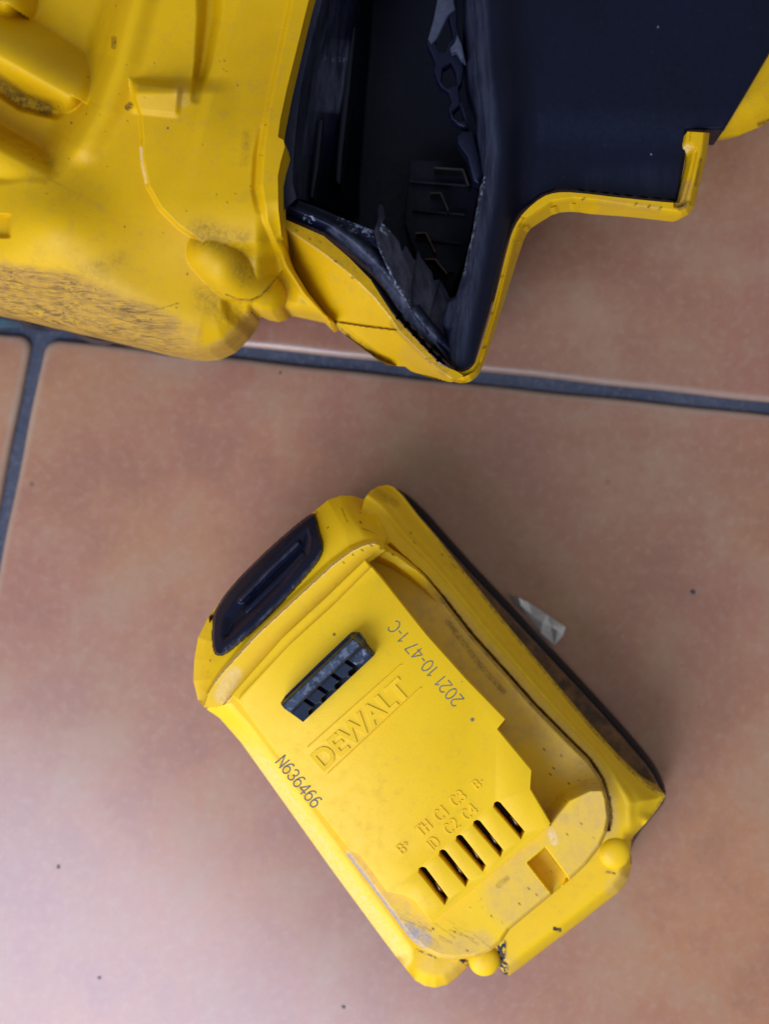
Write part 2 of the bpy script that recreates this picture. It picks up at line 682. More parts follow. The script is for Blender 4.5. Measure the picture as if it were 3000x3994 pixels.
def tile_material():
    m, nt, bs = nodes("terracotta_tile")
    b = NB(nt)
    co = b.n('ShaderNodeNewGeometry').outputs['Position']
    a = b.noise(co, 9, 5, .6)
    p = b.noise(co, 16, 4, .55, w=4)
    c = b.noise(co, 42, 5, .62, w=8)
    col = b.mix(b.rng(a, .32, .68), (0.372, 0.166, 0.072), (0.292, 0.136, 0.076))
    col = b.mix(b.math('MULTIPLY', b.rng(p, .44, .64), .65), col, (0.305, 0.122, 0.084))
    col = b.mix(b.math('MULTIPLY', b.rng(c, .47, .66), .6), col, (0.335, 0.205, 0.120))
    col = b.mix(b.math('MULTIPLY', b.rng(c, .52, .34), .5), col, (0.245, 0.105, 0.066))
    f = b.noise(co, 420, 4, .7, w=1)
    col = b.mix(b.math('MULTIPLY', b.rng(f, .45, .72), .30), col, (0.40, 0.27, 0.19))
    pit = b.noise(co, 700, 3, .7, w=44)
    col = b.mix(b.math('MULTIPLY', b.rng(pit, .60, .72), .45), col, (0.16, 0.075, 0.045))
    dust = b.noise(co, 1500, 2, .6, w=31)
    col = b.mix(b.math('MULTIPLY', b.rng(dust, .66, .74), .30), col, (0.55, 0.50, 0.46))
    # worn, dusty arrises along the joints
    ed = b.attr("mask")[0]
    w = b.math('MULTIPLY', b.rng(b.math('ADD', ed, b.math('MULTIPLY', c, .5)), .75, 1.25), .38)
    col = b.mix(w, col, (0.36, 0.31, 0.24))
    # specks
    v = b.n('ShaderNodeTexVoronoi')
    v.inputs['Scale'].default_value = 75
    b.lk(co, v.inputs['Vector'])
    pk = b.rng(b.noise(co, 33, 2, .5, w=20), .57, .62)
    sp = b.math('MULTIPLY', b.rng(v.outputs['Distance'], .035, .075, 1, 0), pk)
    col = b.mix(b.math('MULTIPLY', sp, .6), col, (0.06, 0.035, 0.03))
    b.lk(col, bs.inputs['Base Color'])
    b.lk(b.rng(c, .2, .8, .42, .56), bs.inputs['Roughness'])
    bs.inputs['Specular IOR Level'].default_value = .3
    bs.inputs['Coat Weight'].default_value = 1.0
    bs.inputs['Coat Roughness'].default_value = .22
    nb = b.bump(f, .16, .0004)
    nb = b.bump(c, .18, .0008, nb)
    b.lk(nb, bs.inputs['Normal'])
    return m


def grout_material():
    m, nt, bs = nodes("slate_grout")
    b = NB(nt)
    co = b.n('ShaderNodeNewGeometry').outputs['Position']
    a = b.noise(co, 60, 5, .6)
    f = b.noise(co, 900, 4, .7, w=3)
    col = b.mix(b.rng(a, .3, .7), (0.036, 0.044, 0.072), (0.058, 0.066, 0.095))
    col = b.mix(b.math('MULTIPLY', b.rng(f, .46, .70), .45), col, (0.15, 0.16, 0.18))
    col = b.mix(b.math('MULTIPLY', b.rng(b.noise(co, 180, 4, .7, w=12), .55, .72), .4), col, (0.022, 0.026, 0.040))
    b.lk(col, bs.inputs['Base Color'])
    bs.inputs['Roughness'].default_value = .85
    b.lk(b.bump(f, .5, .0006), bs.inputs['Normal'])
    return m


TILE = tile_material()
GROUT = grout_material()

# ------------------------------------------------------------------ floor
fl = put("floor", [(-700, -700, -1.6), (700, -700, -1.6), (700, 700, -1.6), (-700, 700, -1.6)],
         [(0, 1, 2, 3)], GROUT, None, 0)
fl["kind"] = "structure"


def inset_quad(c4, d):
    o = []
    for i in range(4):
        p, a, b_ = Vector(c4[i]), Vector(c4[i - 1]), Vector(c4[(i + 1) % 4])
        e1, e2 = (p - a).normalized(), (b_ - p).normalized()
        n1, n2 = Vector((-e1.y, e1.x)), Vector((-e2.y, e2.x))
        o.append(p + (n1 + n2) * (d / (1 + n1.dot(n2))))
    return [(p.x, p.y) for p in o]


def tile(c4):
    """one tile from its four corners (mm, counter-clockwise): soft arris, worn rim"""
    prof = [(-0.0, -3.0, 1.0), (-0.0, -1.0, 1.0), (0.35, -0.35, 1.0), (1.0, -0.04, .95), (1.8, 0.0, .62), (3.6, 0.0, .22), (7.0, 0.0, 0.0)]
    V, M, fs = [], [], []
    wob = [.25 * math.sin(i * .37) + .2 * math.sin(i * .093 + 2) for i in range(4 * 160)]
    for k, (d, z, e) in enumerate(prof):
        q = chaikin(subdivide(inset_quad(c4, d), 40), 2)
        n = len(q)
        V += [(x + wob[i] * .4, y + wob[(i + 77) % n] * .4, z) for i, (x, y) in enumerate(q)]
        M += [e] * n
        if k:
            for i in range(n):
                j = (i + 1) % n
                fs.append([(k - 1) * n + i, (k - 1) * n + j, k * n + j, k * n + i])
    fs.append([(len(prof) - 1) * n + i for i in range(n)])
    arr = np.zeros((len(V), 4), np.float32)
    arr[:, 0] = M
    return put("tile", V, fs, TILE, fl, 60, {"mask": arr})


def subdivide(c4, n):
    o = []
    for i in range(4):
        a, b_ = c4[i], c4[(i + 1) % 4]
        for k in range(n):
            t = k / n
            o.append((a[0] * (1 - t) + b_[0] * t, a[1] * (1 - t) + b_[1] * t))
    return o


jc = at((87, 715), 0)                          # crossing of the joints
hx = (at((1661, 881), 0) - at((520, 760), 0)).normalized()     # along the cross joint
vy = (at((25, 1092), 0) - at((98, 730), 0)).normalized()       # along the upright joint (towards viewer)
g = 1.6                                       # half joint
T = 300.0
for sx in (-1, 1):
    for sy in (-1, 1):
        o = jc + hx * (g * sx) + vy * (g * sy)
        a_, b_ = o, o + hx * (T * sx)
        c_, d_ = o + hx * (T * sx) + vy * (T * sy), o + vy * (T * sy)
        q = [a_, b_, c_, d_]
        if sx * sy > 0:
            q = q[::-1]
        tile([(p.x, p.y) for p in q])

# ------------------------------------------------------------------ battery pack
bc = at(A(830, 880), 0)
bat = thing("battery_pack", "yellow slide-in battery pack with black release button lying on the tiled floor", "battery", (bc.x, bc.y, 0))

# outlines, traced in the view, each at its own height
SEAM = [A(*p) for p in [(560, 150), (605, 165), (640, 215), (680, 270), (740, 325), (790, 368), (850, 438), (950, 565), (1050, 675), (1150, 788), (1250, 890), (1330, 968), (1370, 1030), (1390, 1090), (1397, 1150), (1390, 1190)]]
RIM = [A(*p) for p in [(600, 120), (618, 96), (645, 80), (672, 76), (692, 82), (718, 106), (772, 176), (843, 258), (903, 333), (973, 417), (1043, 507), (1143, 627), (1243, 747), (1343, 867), (1443, 977), (1515, 1045), (1550, 1068), (1572, 1076)]]
FRONT = [A(*p) for p in [(1573, 1084), (1566, 1098), (1535, 1142), (1500, 1182), (1470, 1214), (1462, 1260), (1466, 1300), (1455, 1350), (1425, 1392), (1300, 1490), (1200, 1565), (1100, 1642), (1070, 1663), (1052, 1660), (1035, 1640), (1005, 1600), (960, 1610), (935, 1635), (905, 1665), (870, 1692), (830, 1703), (795, 1697), (765, 1680)]]
LEFT = [A(*p) for p in [(700, 1600), (640, 1520), (500, 1330), (400, 1190), (300, 1050), (200, 910), (130, 830), (88, 802)]]
LOWP = RIM + FRONT + LEFT + [A(*p) for p in [(140, 760), (300, 600), (450, 420), (560, 260)]]
LIP = [A(*p) for p in [(78, 795), (92, 750), (112, 718), (140, 682), (250, 562), (380, 442), (500, 332), (560, 288), (600, 270), (632, 264)]]
UPR = [A(*p) for p in [(660, 272), (700, 297), (740, 328), (790, 372), (850, 442), (950, 570), (1050, 680), (1150, 792), (1250, 893), (1330, 972), (1368, 1030), (1388, 1090), (1395, 1150), (1385, 1200), (1365, 1245), (1320, 1303), (1270, 1350)]]
UPF = [A(*p) for p in [(1160, 1440), (1070, 1515), (1045, 1553), (1010, 1583), (960, 1604), (890, 1613), (840, 1606), (785, 1578), (742, 1540), (700, 1482), (640, 1402), (560, 1297), (540, 1270)]]
UPL = [A(*p) for p in [(430, 1125), (300, 940), (200, 815), (170, 780), (120, 796), (80, 796)]]
BULGE = [A(*p) for p in [(60, 772), (45, 710), (48, 640), (60, 570), (90, 510), (160, 415), (250, 320), (350, 230), (440, 158), (480, 125), (520, 111), (560, 111), (600, 124), (640, 180), (672, 240)]]

RIM_L = RIM[3:] + FRONT[:3]
NV = (0.758, -0.652)          # view direction across the pack, towards its right flank


def acr(X, Y):
    return X * NV[0] + Y * NV[1]


def low_z(X, Y):
    ds, s = dist(X, Y, SEAM + [A(1320, 1303), A(1160, 1440), A(960, 1604), A(785, 1578), A(640, 1402), A(430, 1125), A(200, 815)])
    out = LOWP
    dr, _ = dist(X, Y, RIM_L)
    df, _ = dist(X, Y, FRONT[3:])
    dl, _ = dist(X, Y, LEFT)
    t = ds / (ds + dr + 1e-6)
    zr = 40 - 1.5 * S(0, .45, t) - 2.5 * S(.40, .62, t) - 6 * S(.55, 1.0, t) + .5 * np.exp(-((t - .46) / .08) ** 2)
    zf = 36.5 - 6 * (1 - np.clip(df / 26, 0, 1)) ** 2
    zl = 40 - 5.0 * (1 - np.clip(dl / 40, 0, 1)) ** 1.5
    e = 34.0
    wr, wf, wl = np.exp(-dr / e), np.exp(-df / e), np.exp(-dl / e)
    z = (zr * wr + zf * wf + zl * wl) / (wr + wf + wl + 1e-9)
    # the seam groove itself
    z = z - 1.6 * line(X, Y, SEAM[3:], 1.5, 3)
    return z


def low_m(X, Y):
    ds, _ = dist(X, Y, SEAM[3:])
    dr, _ = dist(X, Y, RIM_L)
    R = .95 * (1 - S(3, 9, ds)) * S(A(0, 330)[1], A(0, 420)[1], Y)
    R = np.maximum(R, .75 * (1 - S(4, 7, dr)) * S(A(0, 200)[1], A(0, 330)[1], Y))  # shade and dirt along the rim edge, painted brown
    R = np.maximum(R, .45 * line(X, Y, [A(640, 100), A(675, 120), A(700, 135)], 4, 9))
    for p in [(748, 230), (760, 262), (710, 300), (850, 300), (905, 720), (1180, 930)]:
        R = np.maximum(R, line(X, Y, [A(*p), A(p[0] + 3, p[1] + 3)], 1.3, 1))
    R = np.maximum(R, .7 * line(X, Y, [A(880, 330), A(900, 348)], .5, 1.5))
    R = np.maximum(R, .5 * line(X, Y, [A(1180, 880), A(1230, 910)], .5, 1.5))
    G = .8 * (1 - S(4, 30, ds)) * S(A(0, 330)[1], A(0, 480)[1], Y)
    dl, _ = dist(X, Y, LEFT)
    B_ = .38 * (1 - S(18, 40, dl)) * S(A(0, 830)[1], A(0, 1000)[1], Y)  # window-lit left shoulder, painted as a paler strip
    G = np.maximum(G, .45 * line(X, Y, [A(800, 1620), A(900, 1650), A(1070, 1630)], 8, 25))
    G = np.maximum(G, .6 * line(X, Y, [A(1440, 1340), A(1400, 1380)], 6, 18))
    K_ = line(X, Y, [A(1045, 1560), A(1042, 1600), A(1050, 1630), A(1052, 1655)], 6, 7)
    K_ = np.maximum(K_, line(X, Y, [A(915, 1612), A(945, 1632)], 3, 5))
    K_ = np.maximum(K_, 1.3 * line(X, Y, [A(1215, 1512), A(1232, 1516)], 3.2, 1.5))
    K_ = np.maximum(K_, .9 * line(X, Y, [A(1385, 1330), A(1410, 1332)], 1.5, 2))
    K_ = np.maximum(K_, .7 * line(X, Y, [A(770, 1580), A(830, 1605)], .8, 2))
    K_ = np.maximum(K_, .9 * line(X, Y, [A(1468, 1225), A(1464, 1260), A(1466, 1300)], 1.5, 2))
    return {"mask": (R, G, B_), "ink": (0 * R, np.clip(K_ * 1.2, 0, 1), 0 * R)}


hf("lower_housing", LOWP, low_z, YEL, bat, 3.0, low_m, skirt=15)

# dark base below the flared rim
bo = [A(*p) for p in [(660, 90), (690, 80), (740, 106), (800, 163), (870, 243), (960, 343), (1050, 437), (1200, 598), (1350, 758), (1480, 903), (1540, 978), (1570, 1038), (1579, 1075), (1566, 1110), (1475, 1215), (1452, 1290), (1412, 1368), (1275, 1462), (1055, 1600), (950, 1590), (830, 1615), (780, 1600), (700, 1530), (500, 1290), (300, 1010), (140, 790), (160, 640), (300, 440), (450, 260), (560, 150)]]
r0 = trace(chaikin(bo, 1), 8)
loft("base_cover", [[(p[0], p[1], 0) for p in shrink(r0, 2.2)], [(p[0], p[1], 1.2) for p in shrink(r0, .8)],
                    [(p[0], p[1], 4) for p in r0], [(p[0], p[1], 8) for p in r0],
                    [(p[0], p[1], 10.5) for p in shrink(r0, .5)], [(p[0], p[1], 11.5) for p in shrink(r0, 1.2)]], BASEM, bat, 160)

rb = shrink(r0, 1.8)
loft("rim_band", [[(p[0], p[1], 9.5) for p in rb], [(p[0], p[1], 15.5) for p in rb], [(p[0], p[1], 18) for p in shrink(r0, 2.3)]], simple("shaded_stained_rim", (0.105, 0.048, 0.014), .5, 0, 300, .7), bat, 160)  # shade and dirt under the rim, put into a brown band

# upper housing: latch-end nose, lip, rail grooves and front terrace in one moulding
UPP = BULGE + UPR + UPF + UPL
PLR = [A(*p) for p in [(600, 318), (650, 372), (800, 560), (930, 705), (1055, 835), (1030, 866), (1140, 1000), (1137, 1060), (1200, 1170)]]
TERR_IN = [A(*p) for p in [(1200, 1172), (1222, 1140), (1262, 1092), (1330, 1060), (1400, 1060)]]


SLOTS0 = [((1018, 308), (1045, 295), (1072, 306), (1325, 608), (1288, 695), (1008, 350)),
         ((828, 480), (858, 466), (886, 478), (1126, 780), (1098, 860), (820, 520)),
         ((668, 618), (694, 604), (722, 614), (966, 922), (934, 992), (660, 660)),
         ((513, 752), (538, 740), (566, 750), (806, 1056), (776, 1134), (504, 795)),
         ((322, 912), (352, 900), (382, 910), (618, 1222), (582, 1302), (312, 950))]
SLOTS = [s_[:3] + ((s_[3][0] - 28, s_[3][1] - 36), (s_[4][0] - 22, s_[4][1] - 48), s_[5]) for s_ in SLOTS0]
BTN = chaikin([A(*p) for p in [(436, 164), (447, 190), (453, 225), (466, 262), (464, 298), (442, 335), (350, 440), (250, 540), (172, 608), (138, 630), (116, 626), (107, 600), (105, 560), (108, 498), (120, 471), (157, 415), (247, 320), (347, 230), (412, 177)]], 2)


def up_z(X, Y, carve=True):
    dl, sl = dist(X, Y, LIP + [A(672, 280)])
    db, _ = dist(X, Y, BULGE[:13])
    dq, _ = dist(X, Y, BULGE[12:])
    cb = A(400, 560)
    wide = [(p[0] + (p[0] - cb[0]) * .12, p[1] + (p[1] - cb[1]) * .12) for p in BULGE[:12]] + [A(625, 95), A(665, 170), A(690, 240)]
    nose = inside(X, Y, [A(20, 830), A(60, 800)] + wide + [A(672, 280)] + LIP[::-1])
    t = dl / (dl + db + 1e-6)
    zn = 53 - 2.6 * S(0, .12, t) - 12.5 * t ** 1.8
    zn = zn - 5.0 * S(48, 0, dq) * S(0, 40, dl)
    # main body: shelf, terrace
    du, _ = dist(X, Y, UPR + UPF)
    z = 46 + 0 * X
    terr = S(-26, 6, sd(X, Y, TERR_IN))
    ly = [A(*p) for p in [(1200, 1172), (1140, 1060), (1140, 1000), (800, 560), (600, 318), (560, 340)]]
    front = (acr(X, Y) < acr(*TERR_IN[0])) | (Y > TERR_IN[0][1])
    zt = 58.2
    rr = S(-4, 4, sd(X, Y, PLR))            # right of the plate edge -> groove
    # groove region only on the right side above the terrace line
    groove = (Y < A(0, 1240)[1]) & (sd(X, Y, PLR) < 0)
    grv = np.where((sd(X, Y, PLR + [A(1190, 1200)]) < 0), 1.0, 0.0)
    z = zt - (zt - 46) * grv * (1 - terr)
    # behind the lip the end shelf climbs to the plate
    z = np.where(sd(X, Y, [A(60, 860), A(140, 790), A(330, 580), A(605, 335), A(640, 310)]) < 0, 54.0, z)
    # rounded outer edge of the moulding
    z = z - 2.2 * (1 - np.clip(du / 9, 0, 1)) ** 2
    # raised outer lip of the groove near the latch end
    dbn, _ = dist(X, Y, [A(600, 290), A(640, 290), A(700, 318), A(760, 362), A(810, 410), A(850, 460)])
    band = 52.8 - 7.5 * S(7, 24, dbn) - 7.0 * S(A(0, 330)[1], A(0, 470)[1], Y)
    z = np.where(grv > .5, np.maximum(z, band), z)
    # pocket in the terrace
    pk = [A(1123, 1297), A(1188, 1243), A(1266, 1347), A(1220, 1416)]
    pk = [A(1125, 1298), A(1186, 1246), A(1264, 1352), A(1214, 1412)]
    ip = inside(X, Y, pk)
    dpk, _ = dist(X, Y, pk, True)
    z = z - np.where(ip, 5.5 * S(0, 3.5, dpk), 0)
    # rail floor on the left flank
    lf = inside(X, Y, [A(*p) for p in [(170, 780), (540, 1270), (560, 1295), (575, 1280), (300, 900), (200, 770)]])
    if carve:
        # wells below the terminal slots and the seat of the release button
        pf = -sd(X, Y, [A(818 - 370, 1490 + 304), A(818, 1490), A(1188, 1186), A(1188 + 370, 1186 - 304)])
        for s_ in SLOTS:
            c = [B(*p) for p in s_]
            d_, _ = dist(X, Y, c, True)
            z = np.where((inside(X, Y, c) | (d_ < 3)) & (pf > 3.5), 49.0, z)
        dbt, _ = dist(X, Y, BTN, True)
        zn = zn - np.where(inside(X, Y, BTN), 8.0 * S(0, 2.0, dbt), 0)
        zn = np.where((dbt < 7) & (db < 8), np.minimum(zn, 30.0), zn)
    return np.where(nose, zn, z)


def up_m(X, Y):
    ds, _ = dist(X, Y, SEAM[3:])
    right = sd(X, Y, PLR + [A(1190, 1200)]) < 0
    gv = right * S(A(0, 360)[1], A(0, 470)[1], Y) * (1 - S(A(0, 1150)[1], A(0, 1330)[1], Y))
    clean = line(X, Y, [A(1120, 960), A(1190, 1060), A(1250, 1080)], 18, 30)
    G = .68 * gv * (1 - .75 * clean)
    ten = Y > A(0, 1180)[1]
    G = np.maximum(G, .55 * line(X, Y, [A(1150, 1330), A(1080, 1400), A(1130, 1450), A(1220, 1400)], 40, 40))
    G = np.maximum(G, .50 * line(X, Y, [A(1260, 1200), A(1330, 1200), A(1290, 1300)], 30, 45))
    G = np.maximum(G, .70 * line(X, Y, [A(570, 1300), A(680, 1430), A(760, 1520)], 24, 24))
    G = np.maximum(G, .6 * line(X, Y, [A(760, 1540), A(860, 1580), A(980, 1560)], 12, 30))
    G = np.maximum(G, .30 * line(X, Y, [A(170, 700), A(130, 750)], 10, 14))
    G = np.where(inside(X, Y, [A(1118, 1298), A(1186, 1240), A(1270, 1352), A(1214, 1420)]), 0, G)
    R = .75 * (1 - S(3, 11, ds)) * gv
    R = np.maximum(R, .55 * line(X, Y, [A(870, 520), A(960, 640), A(1050, 745)], 3, 6) * gv)
    R = np.maximum(R, .6 * line(X, Y, [A(1060, 1350), A(1035, 1370)], 3, 7))
    for p in [(1180, 930), (1210, 990), (1235, 950), (1260, 1040), (1200, 1010), (1255, 1205), (1300, 1170), (1130, 1380), (1100, 1430), (1155, 1400), (620, 270), (590, 285), (560, 300), (530, 325), (650, 280), (690, 300), (450, 250), (455, 285), (585, 195), (930, 1580), (820, 1510), (890, 1520), (1010, 1470)]:
        R = np.maximum(R, line(X, Y, [A(*p), A(p[0] + 4, p[1] + 4)], 1.2, 1.4))
    R = np.maximum(R, .8 * line(X, Y, [A(525, 150), A(535, 175), A(545, 195)], .6, 1.6))
    R = np.maximum(R, .8 * line(X, Y, [A(590, 215), A(632, 232)], .5, 1.4))
    rs = np.random.RandomState(3)
    for i in range(16):
        x0, y0, ln, an = rs.uniform(700, 960), rs.uniform(1450, 1570), rs.uniform(14, 110), rs.uniform(.25, .75)
        R = np.maximum(R, rs.uniform(.15, .5) * line(X, Y, [A(x0, y0), A(x0 + ln * math.cos(an), y0 + ln * math.sin(an))], rs.uniform(.2, .9), 2.2))
    for i in range(46):
        k = rs.uniform(0, 1)
        x0, y0 = (rs.uniform(850, 1330), rs.uniform(480, 1120)) if k < .5 else (rs.uniform(760, 1350), rs.uniform(1180, 1600))
        R = np.maximum(R, rs.uniform(.3, .8) * line(X, Y, [A(x0, y0), A(x0 + rs.uniform(0, 8), y0 + rs.uniform(0, 8))], rs.uniform(.4, 1.2), 1.2))
    B_ = .4 * line(X, Y, [A(178, 690), A(150, 730), A(140, 760)], 11, 12)
    B_ = np.maximum(B_, .6 * line(X, Y, [A(1205, 1200), A(1215, 1230)], 5, 6))
    B_ = np.maximum(B_, .5 * line(X, Y, LIP[2:], 1.5, 3))
    blue = line(X, Y, [A(545, 1282), A(640, 1408), A(700, 1488), A(742, 1545)], 6, 7)
    blue = np.maximum(blue, .9 * line(X, Y, [A(742, 1520), A(790, 1548)], 9, 16))
    K_ = .8 * line(X, Y, [A(640, 360), A(760, 440)], 0.1, .1)
    return {"mask": (R, G, B_), "ink": (blue, 0 * R, 0 * R)}


up = hf("upper_housing", UPP, up_z, YEL, bat, 1.7, up_m, skirt=15, smooth=40)

# flat slide plate with its five terminal slots
LEDGE = [A(*p) for p in [(600, 318), (650, 372), (690, 424), (560, 520), (230, 830), (200, 790), (168, 755), (330, 572), (470, 442)]]
prism("plate_step", LEDGE, [], 54.2, 58.4, YEL, bat, .5)
PLATE = [A(*p) for p in [(622, 341), (650, 372), (800, 560), (930, 705), (1056, 834), (1030, 866), (1141, 1000), (1137, 1060), (1203, 1172), (1188, 1186), (1000, 1343), (818, 1490), (762, 1422), (730, 1405), (672, 1392), (583, 1272), (556, 1262), (430, 1105), (300, 925), (214, 808), (194, 778), (190, 768), (355, 594), (494, 468)]]
plate = prism("top_plate", PLATE, [[B(*p) for p in s] for s in SLOTS], 54.6, 60, YEL, bat, 0.22)
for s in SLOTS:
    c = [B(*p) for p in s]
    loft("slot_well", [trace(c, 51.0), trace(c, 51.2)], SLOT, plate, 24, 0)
    m0 = ((c[0][0] + c[2][0]) / 2, (c[0][1] + c[2][1]) / 2)
    m1 = ((c[3][0] + c[4][0]) / 2 + 2, (c[3][1] + c[4][1]) / 2 - 3)
    a_ = at((m0[0] * .55 + m1[0] * .45 + 3.2, m0[1] * .55 + m1[1] * .45 - 2), 56.6)
    b_ = at((m0[0] * .22 + m1[0] * .78 + 3.2, m0[1] * .22 + m1[1] * .78 - 2), 56.6)
    ex = (b_ - a_).normalized()
    ey = Vector((0, 0, 1)).cross(ex)
    V, fs = [], []
    for k in range(9):
        q = a_.lerp(b_, k / 8)
        w = .16 + .05 * math.sin(k * 1.3)
        h = .25 + 1.2 * math.sin(math.pi * k / 8)
        for sg in (-1, 1):
            V.append(tuple(q + ey * (w * sg + .08 * math.sin(k))))
            V.append(tuple(q + ey * (w * sg + .08 * math.sin(k)) + Vector((0, 0, h))))
    for k in range(8):
        i = k * 4
        fs += [(i, i + 4, i + 5, i + 1), (i + 1, i + 5, i + 7, i + 3), (i + 3, i + 7, i + 6, i + 2)]
    put("terminal_contact", V, fs, METAL, plate, 40)

# black release button sunk in the nose
BIN = [A(*p) for p in [(418, 205), (432, 250), (425, 300), (340, 410), (250, 500), (165, 580), (140, 585), (130, 560), (140, 500), (180, 440), (250, 362), (350, 262), (400, 215)]]


def btn_z(X, Y):
    z = up_z(X, Y, False)
    d, _ = dist(X, Y, BTN, True)
    di, _ = dist(X, Y, BIN, True)
    i = inside(X, Y, BIN)
    z = z + 1.5 * S(0, 5, d) + .25
    z = z - np.where(i, 2.6 * S(0, 24, di), 0)
    z = z + 1.3 * line(X, Y, [A(385, 265), A(290, 355), A(200, 448)], 1, 8)
    z = z + 1.1 * line(X, Y, [A(398, 300), A(310, 390), A(215, 482)], 1, 7)
    return z


def btn_m(X, Y):
    di, _ = dist(X, Y, BIN, True)
    e = line(X, Y, [A(463, 300), A(442, 333), A(350, 436), A(250, 536), A(150, 615)], 3, 8)
    r = .8 * line(X, Y, [A(385, 265), A(290, 355), A(200, 448)], 1, 5)  # grey highlight of the ridge, painted as a pale streak
    return {"mask": (0 * X, np.clip(.7 * e + 1.1 * r, 0, 1), .12 * e)}


hf("release_button", BTN, btn_z, BUTTON, bat, 1.8, btn_m, skirt=7, smooth=60)

# toothed latch standing out of the plate
LAT = [Lc(*p) for p in [(1040, 322), (1075, 320), (1108, 332), (1190, 435), (1280, 558), (1270, 572), (505, 1288), (440, 1240), (300, 1142), (268, 1100), (264, 1078), (310, 1008), (650, 675), (1005, 340)]]


def lat_z(X, Y):
    c = np.abs(sd(X, Y, [Lc(505 - 1000, 1290 + 942), Lc(1280 + 1000, 560 - 942)]))   # from the toothed edge
    z = 64.4 + 0.03 * c + 2.2 * S(30, 36, c)
    z = z - 3.6 * S(56, 66, c)
    for (x, y) in [(1085, 700), (935, 842), (790, 982), (650, 1122)]:
        z = z - 7.0 * line(X, Y, [Lc(x, y), Lc(x - 40, y - 20), Lc(x - 195, y - 120)], 2.6, 1.6) * S(34, 30, c)
        z = z - 7.0 * line(X, Y, [Lc(x + 30, y - 15), Lc(x - 60, y + 60)], 4.5, 2) * S(13, 10, c)
    z = z - 5.0 * S(-1, 14, sd(X, Y, [Lc(900, 250), Lc(1010, 368), Lc(1240, 560), Lc(1400, 720)]) * -1)
    return np.maximum(z, 60.45)


def lat_m(X, Y):
    c = np.abs(sd(X, Y, [Lc(505 - 1000, 1290 + 942), Lc(1280 + 1000, 560 - 942)]))
    st = S(34, 40, c) * (1 - S(52, 58, c))
    R0 = line(X, Y, [Lc(1180, 540), Lc(1080, 640)], 3, 10)
    return {"mask": (0 * X, np.clip(.55 * st + .3 * R0, 0, 1), .22 * st + .5 * R0)}


hf("latch", LAT, lat_z, SLATE, bat, 1.5, lat_m, skirt=6, smooth=45)

# screw bosses at the front corners
for cx, cy, r in ((1410, 1268, 3.3), (988, 1618, 3.2)):
    c = at(A(cx, cy), 37)
    rings = []
    for rr, zz in ((1.12, 26), (1.08, 36.2), (1.0, 37.0), (.86, 37.6), (.6, 38.0), (.3, 38.2)):
        rings.append([(c.x + r * rr * math.cos(2 * math.pi * i / 28), c.y + r * rr * math.sin(2 * math.pi * i / 28), zz) for i in range(28)])
    loft("screw_boss", rings, YEL, bat, 28, 60)

# lettering
text("raised_logo", "DEWALT", src(1262, 3008), src(1606, 2700), 60, .25, YEL, plate, None, bold=.03, squash=1.0)
for a_, b_ in (((1199, 2915), (1566, 2592)), ((1277, 3018), (1642, 2682))):
    pa, pb = at(src(*a_), 60), at(src(*b_), 60)
    ex = (pb - pa).normalized()
    ey = Vector((0, 0, 1)).cross(ex)
    V = []
    for q in (pa, pb):
        for s_ in (-.16, .16):
            V += [tuple(q + ey * s_ + Vector((0, 0, -.2))), tuple(q + ey * s_ * .6 + Vector((0, 0, .3)))]
    put("logo_border", V, [(0, 1, 5, 4), (1, 3, 7, 5), (3, 2, 6, 7), (0, 2, 3, 1), (4, 5, 7, 6)], YEL, plate, 0)
VD = ((src(1606, 2700)[0] - src(1262, 3008)[0]), (src(1606, 2700)[1] - src(1262, 3008)[1]))
_l = math.hypot(*VD)
VD = (VD[0] / _l, VD[1] / _l)
for body, x, y, ln in (("B+", 165, 788, 112), ("ID", 450, 752, 96), ("TH", 345, 627, 138), ("C2", 600, 614, 138), ("C1", 510, 490, 124), ("C4", 765, 478, 138), ("C3", 660, 354, 138), ("B-", 862, 188, 92)):
    p = B(x, y)
    ln = ln / 2.373 * K
    strokes("terminal_marking", body, p, (p[0] + VD[0] * ln, p[1] + VD[1] * ln), 60, .17, YEL, plate, .95)
strokes("serial_print", "N636466", src(1073, 2972), src(1222, 3154), 60, .03, PRINT, plate, .72)
strokes("date_print", "2021 10-47 1-C", src(1812, 2727), src(1546, 2414), 60, .03, PRINT, plate, .62)
pd = at(src(1843, 2806), 60)
loft("ink_dot", [[(pd.x + .42 * math.cos(i * .4), pd.y + .42 * math.sin(i * .4), z) for i in range(15)] for z in (59.9, 60.03)], PRINT, plate, 16, 0)

# ------------------------------------------------------------------ power tool
tb = at((700, 300), 0)
tool = thing("power_tool", "large yellow power tool with an empty dark battery bay standing on the tiles", "power tool", (tb.x, tb.y, 0))

W1 = [(305, -80), (296, 0), (262, 130), (224, 233), (178, 318), (133, 383), (100, 402), (60, 396), (20, 402), (-80, 410)]
ARC = [(280, 178), (287, 205), (301, 250), (305, 300), (306, 350), (318, 405), (345, 452), (385, 492), (425, 520), (480, 560)]
FLG = [(640, -80), (622, 0), (595, 130), (572, 240), (560, 320), (556, 400), (568, 480), (592, 540), (612, 590), (650, 640), (700, 690)]
TURN = [(-80, 552), (0, 566), (150, 588), (235, 622), (350, 668), (430, 705), (470, 706), (505, 680), (540, 640)]
BODY = [(-80, -80), (690, -80), (667, 0), (640, 110), (620, 190), (605, 260), (600, 297), (612, 303), (615, 318), (606, 350), (600, 380), (601, 450), (609, 520), (630, 575), (665, 632), (700, 676), (722, 696), (712, 700), (690, 679), (640, 668), (616, 663), (606, 671), (588, 677), (565, 673), (545, 664), (538, 690), (520, 715), (490, 745), (455, 762), (420, 765), (390, 762), (350, 755), (250, 730), (100, 695), (0, 672), (-80, 655)]


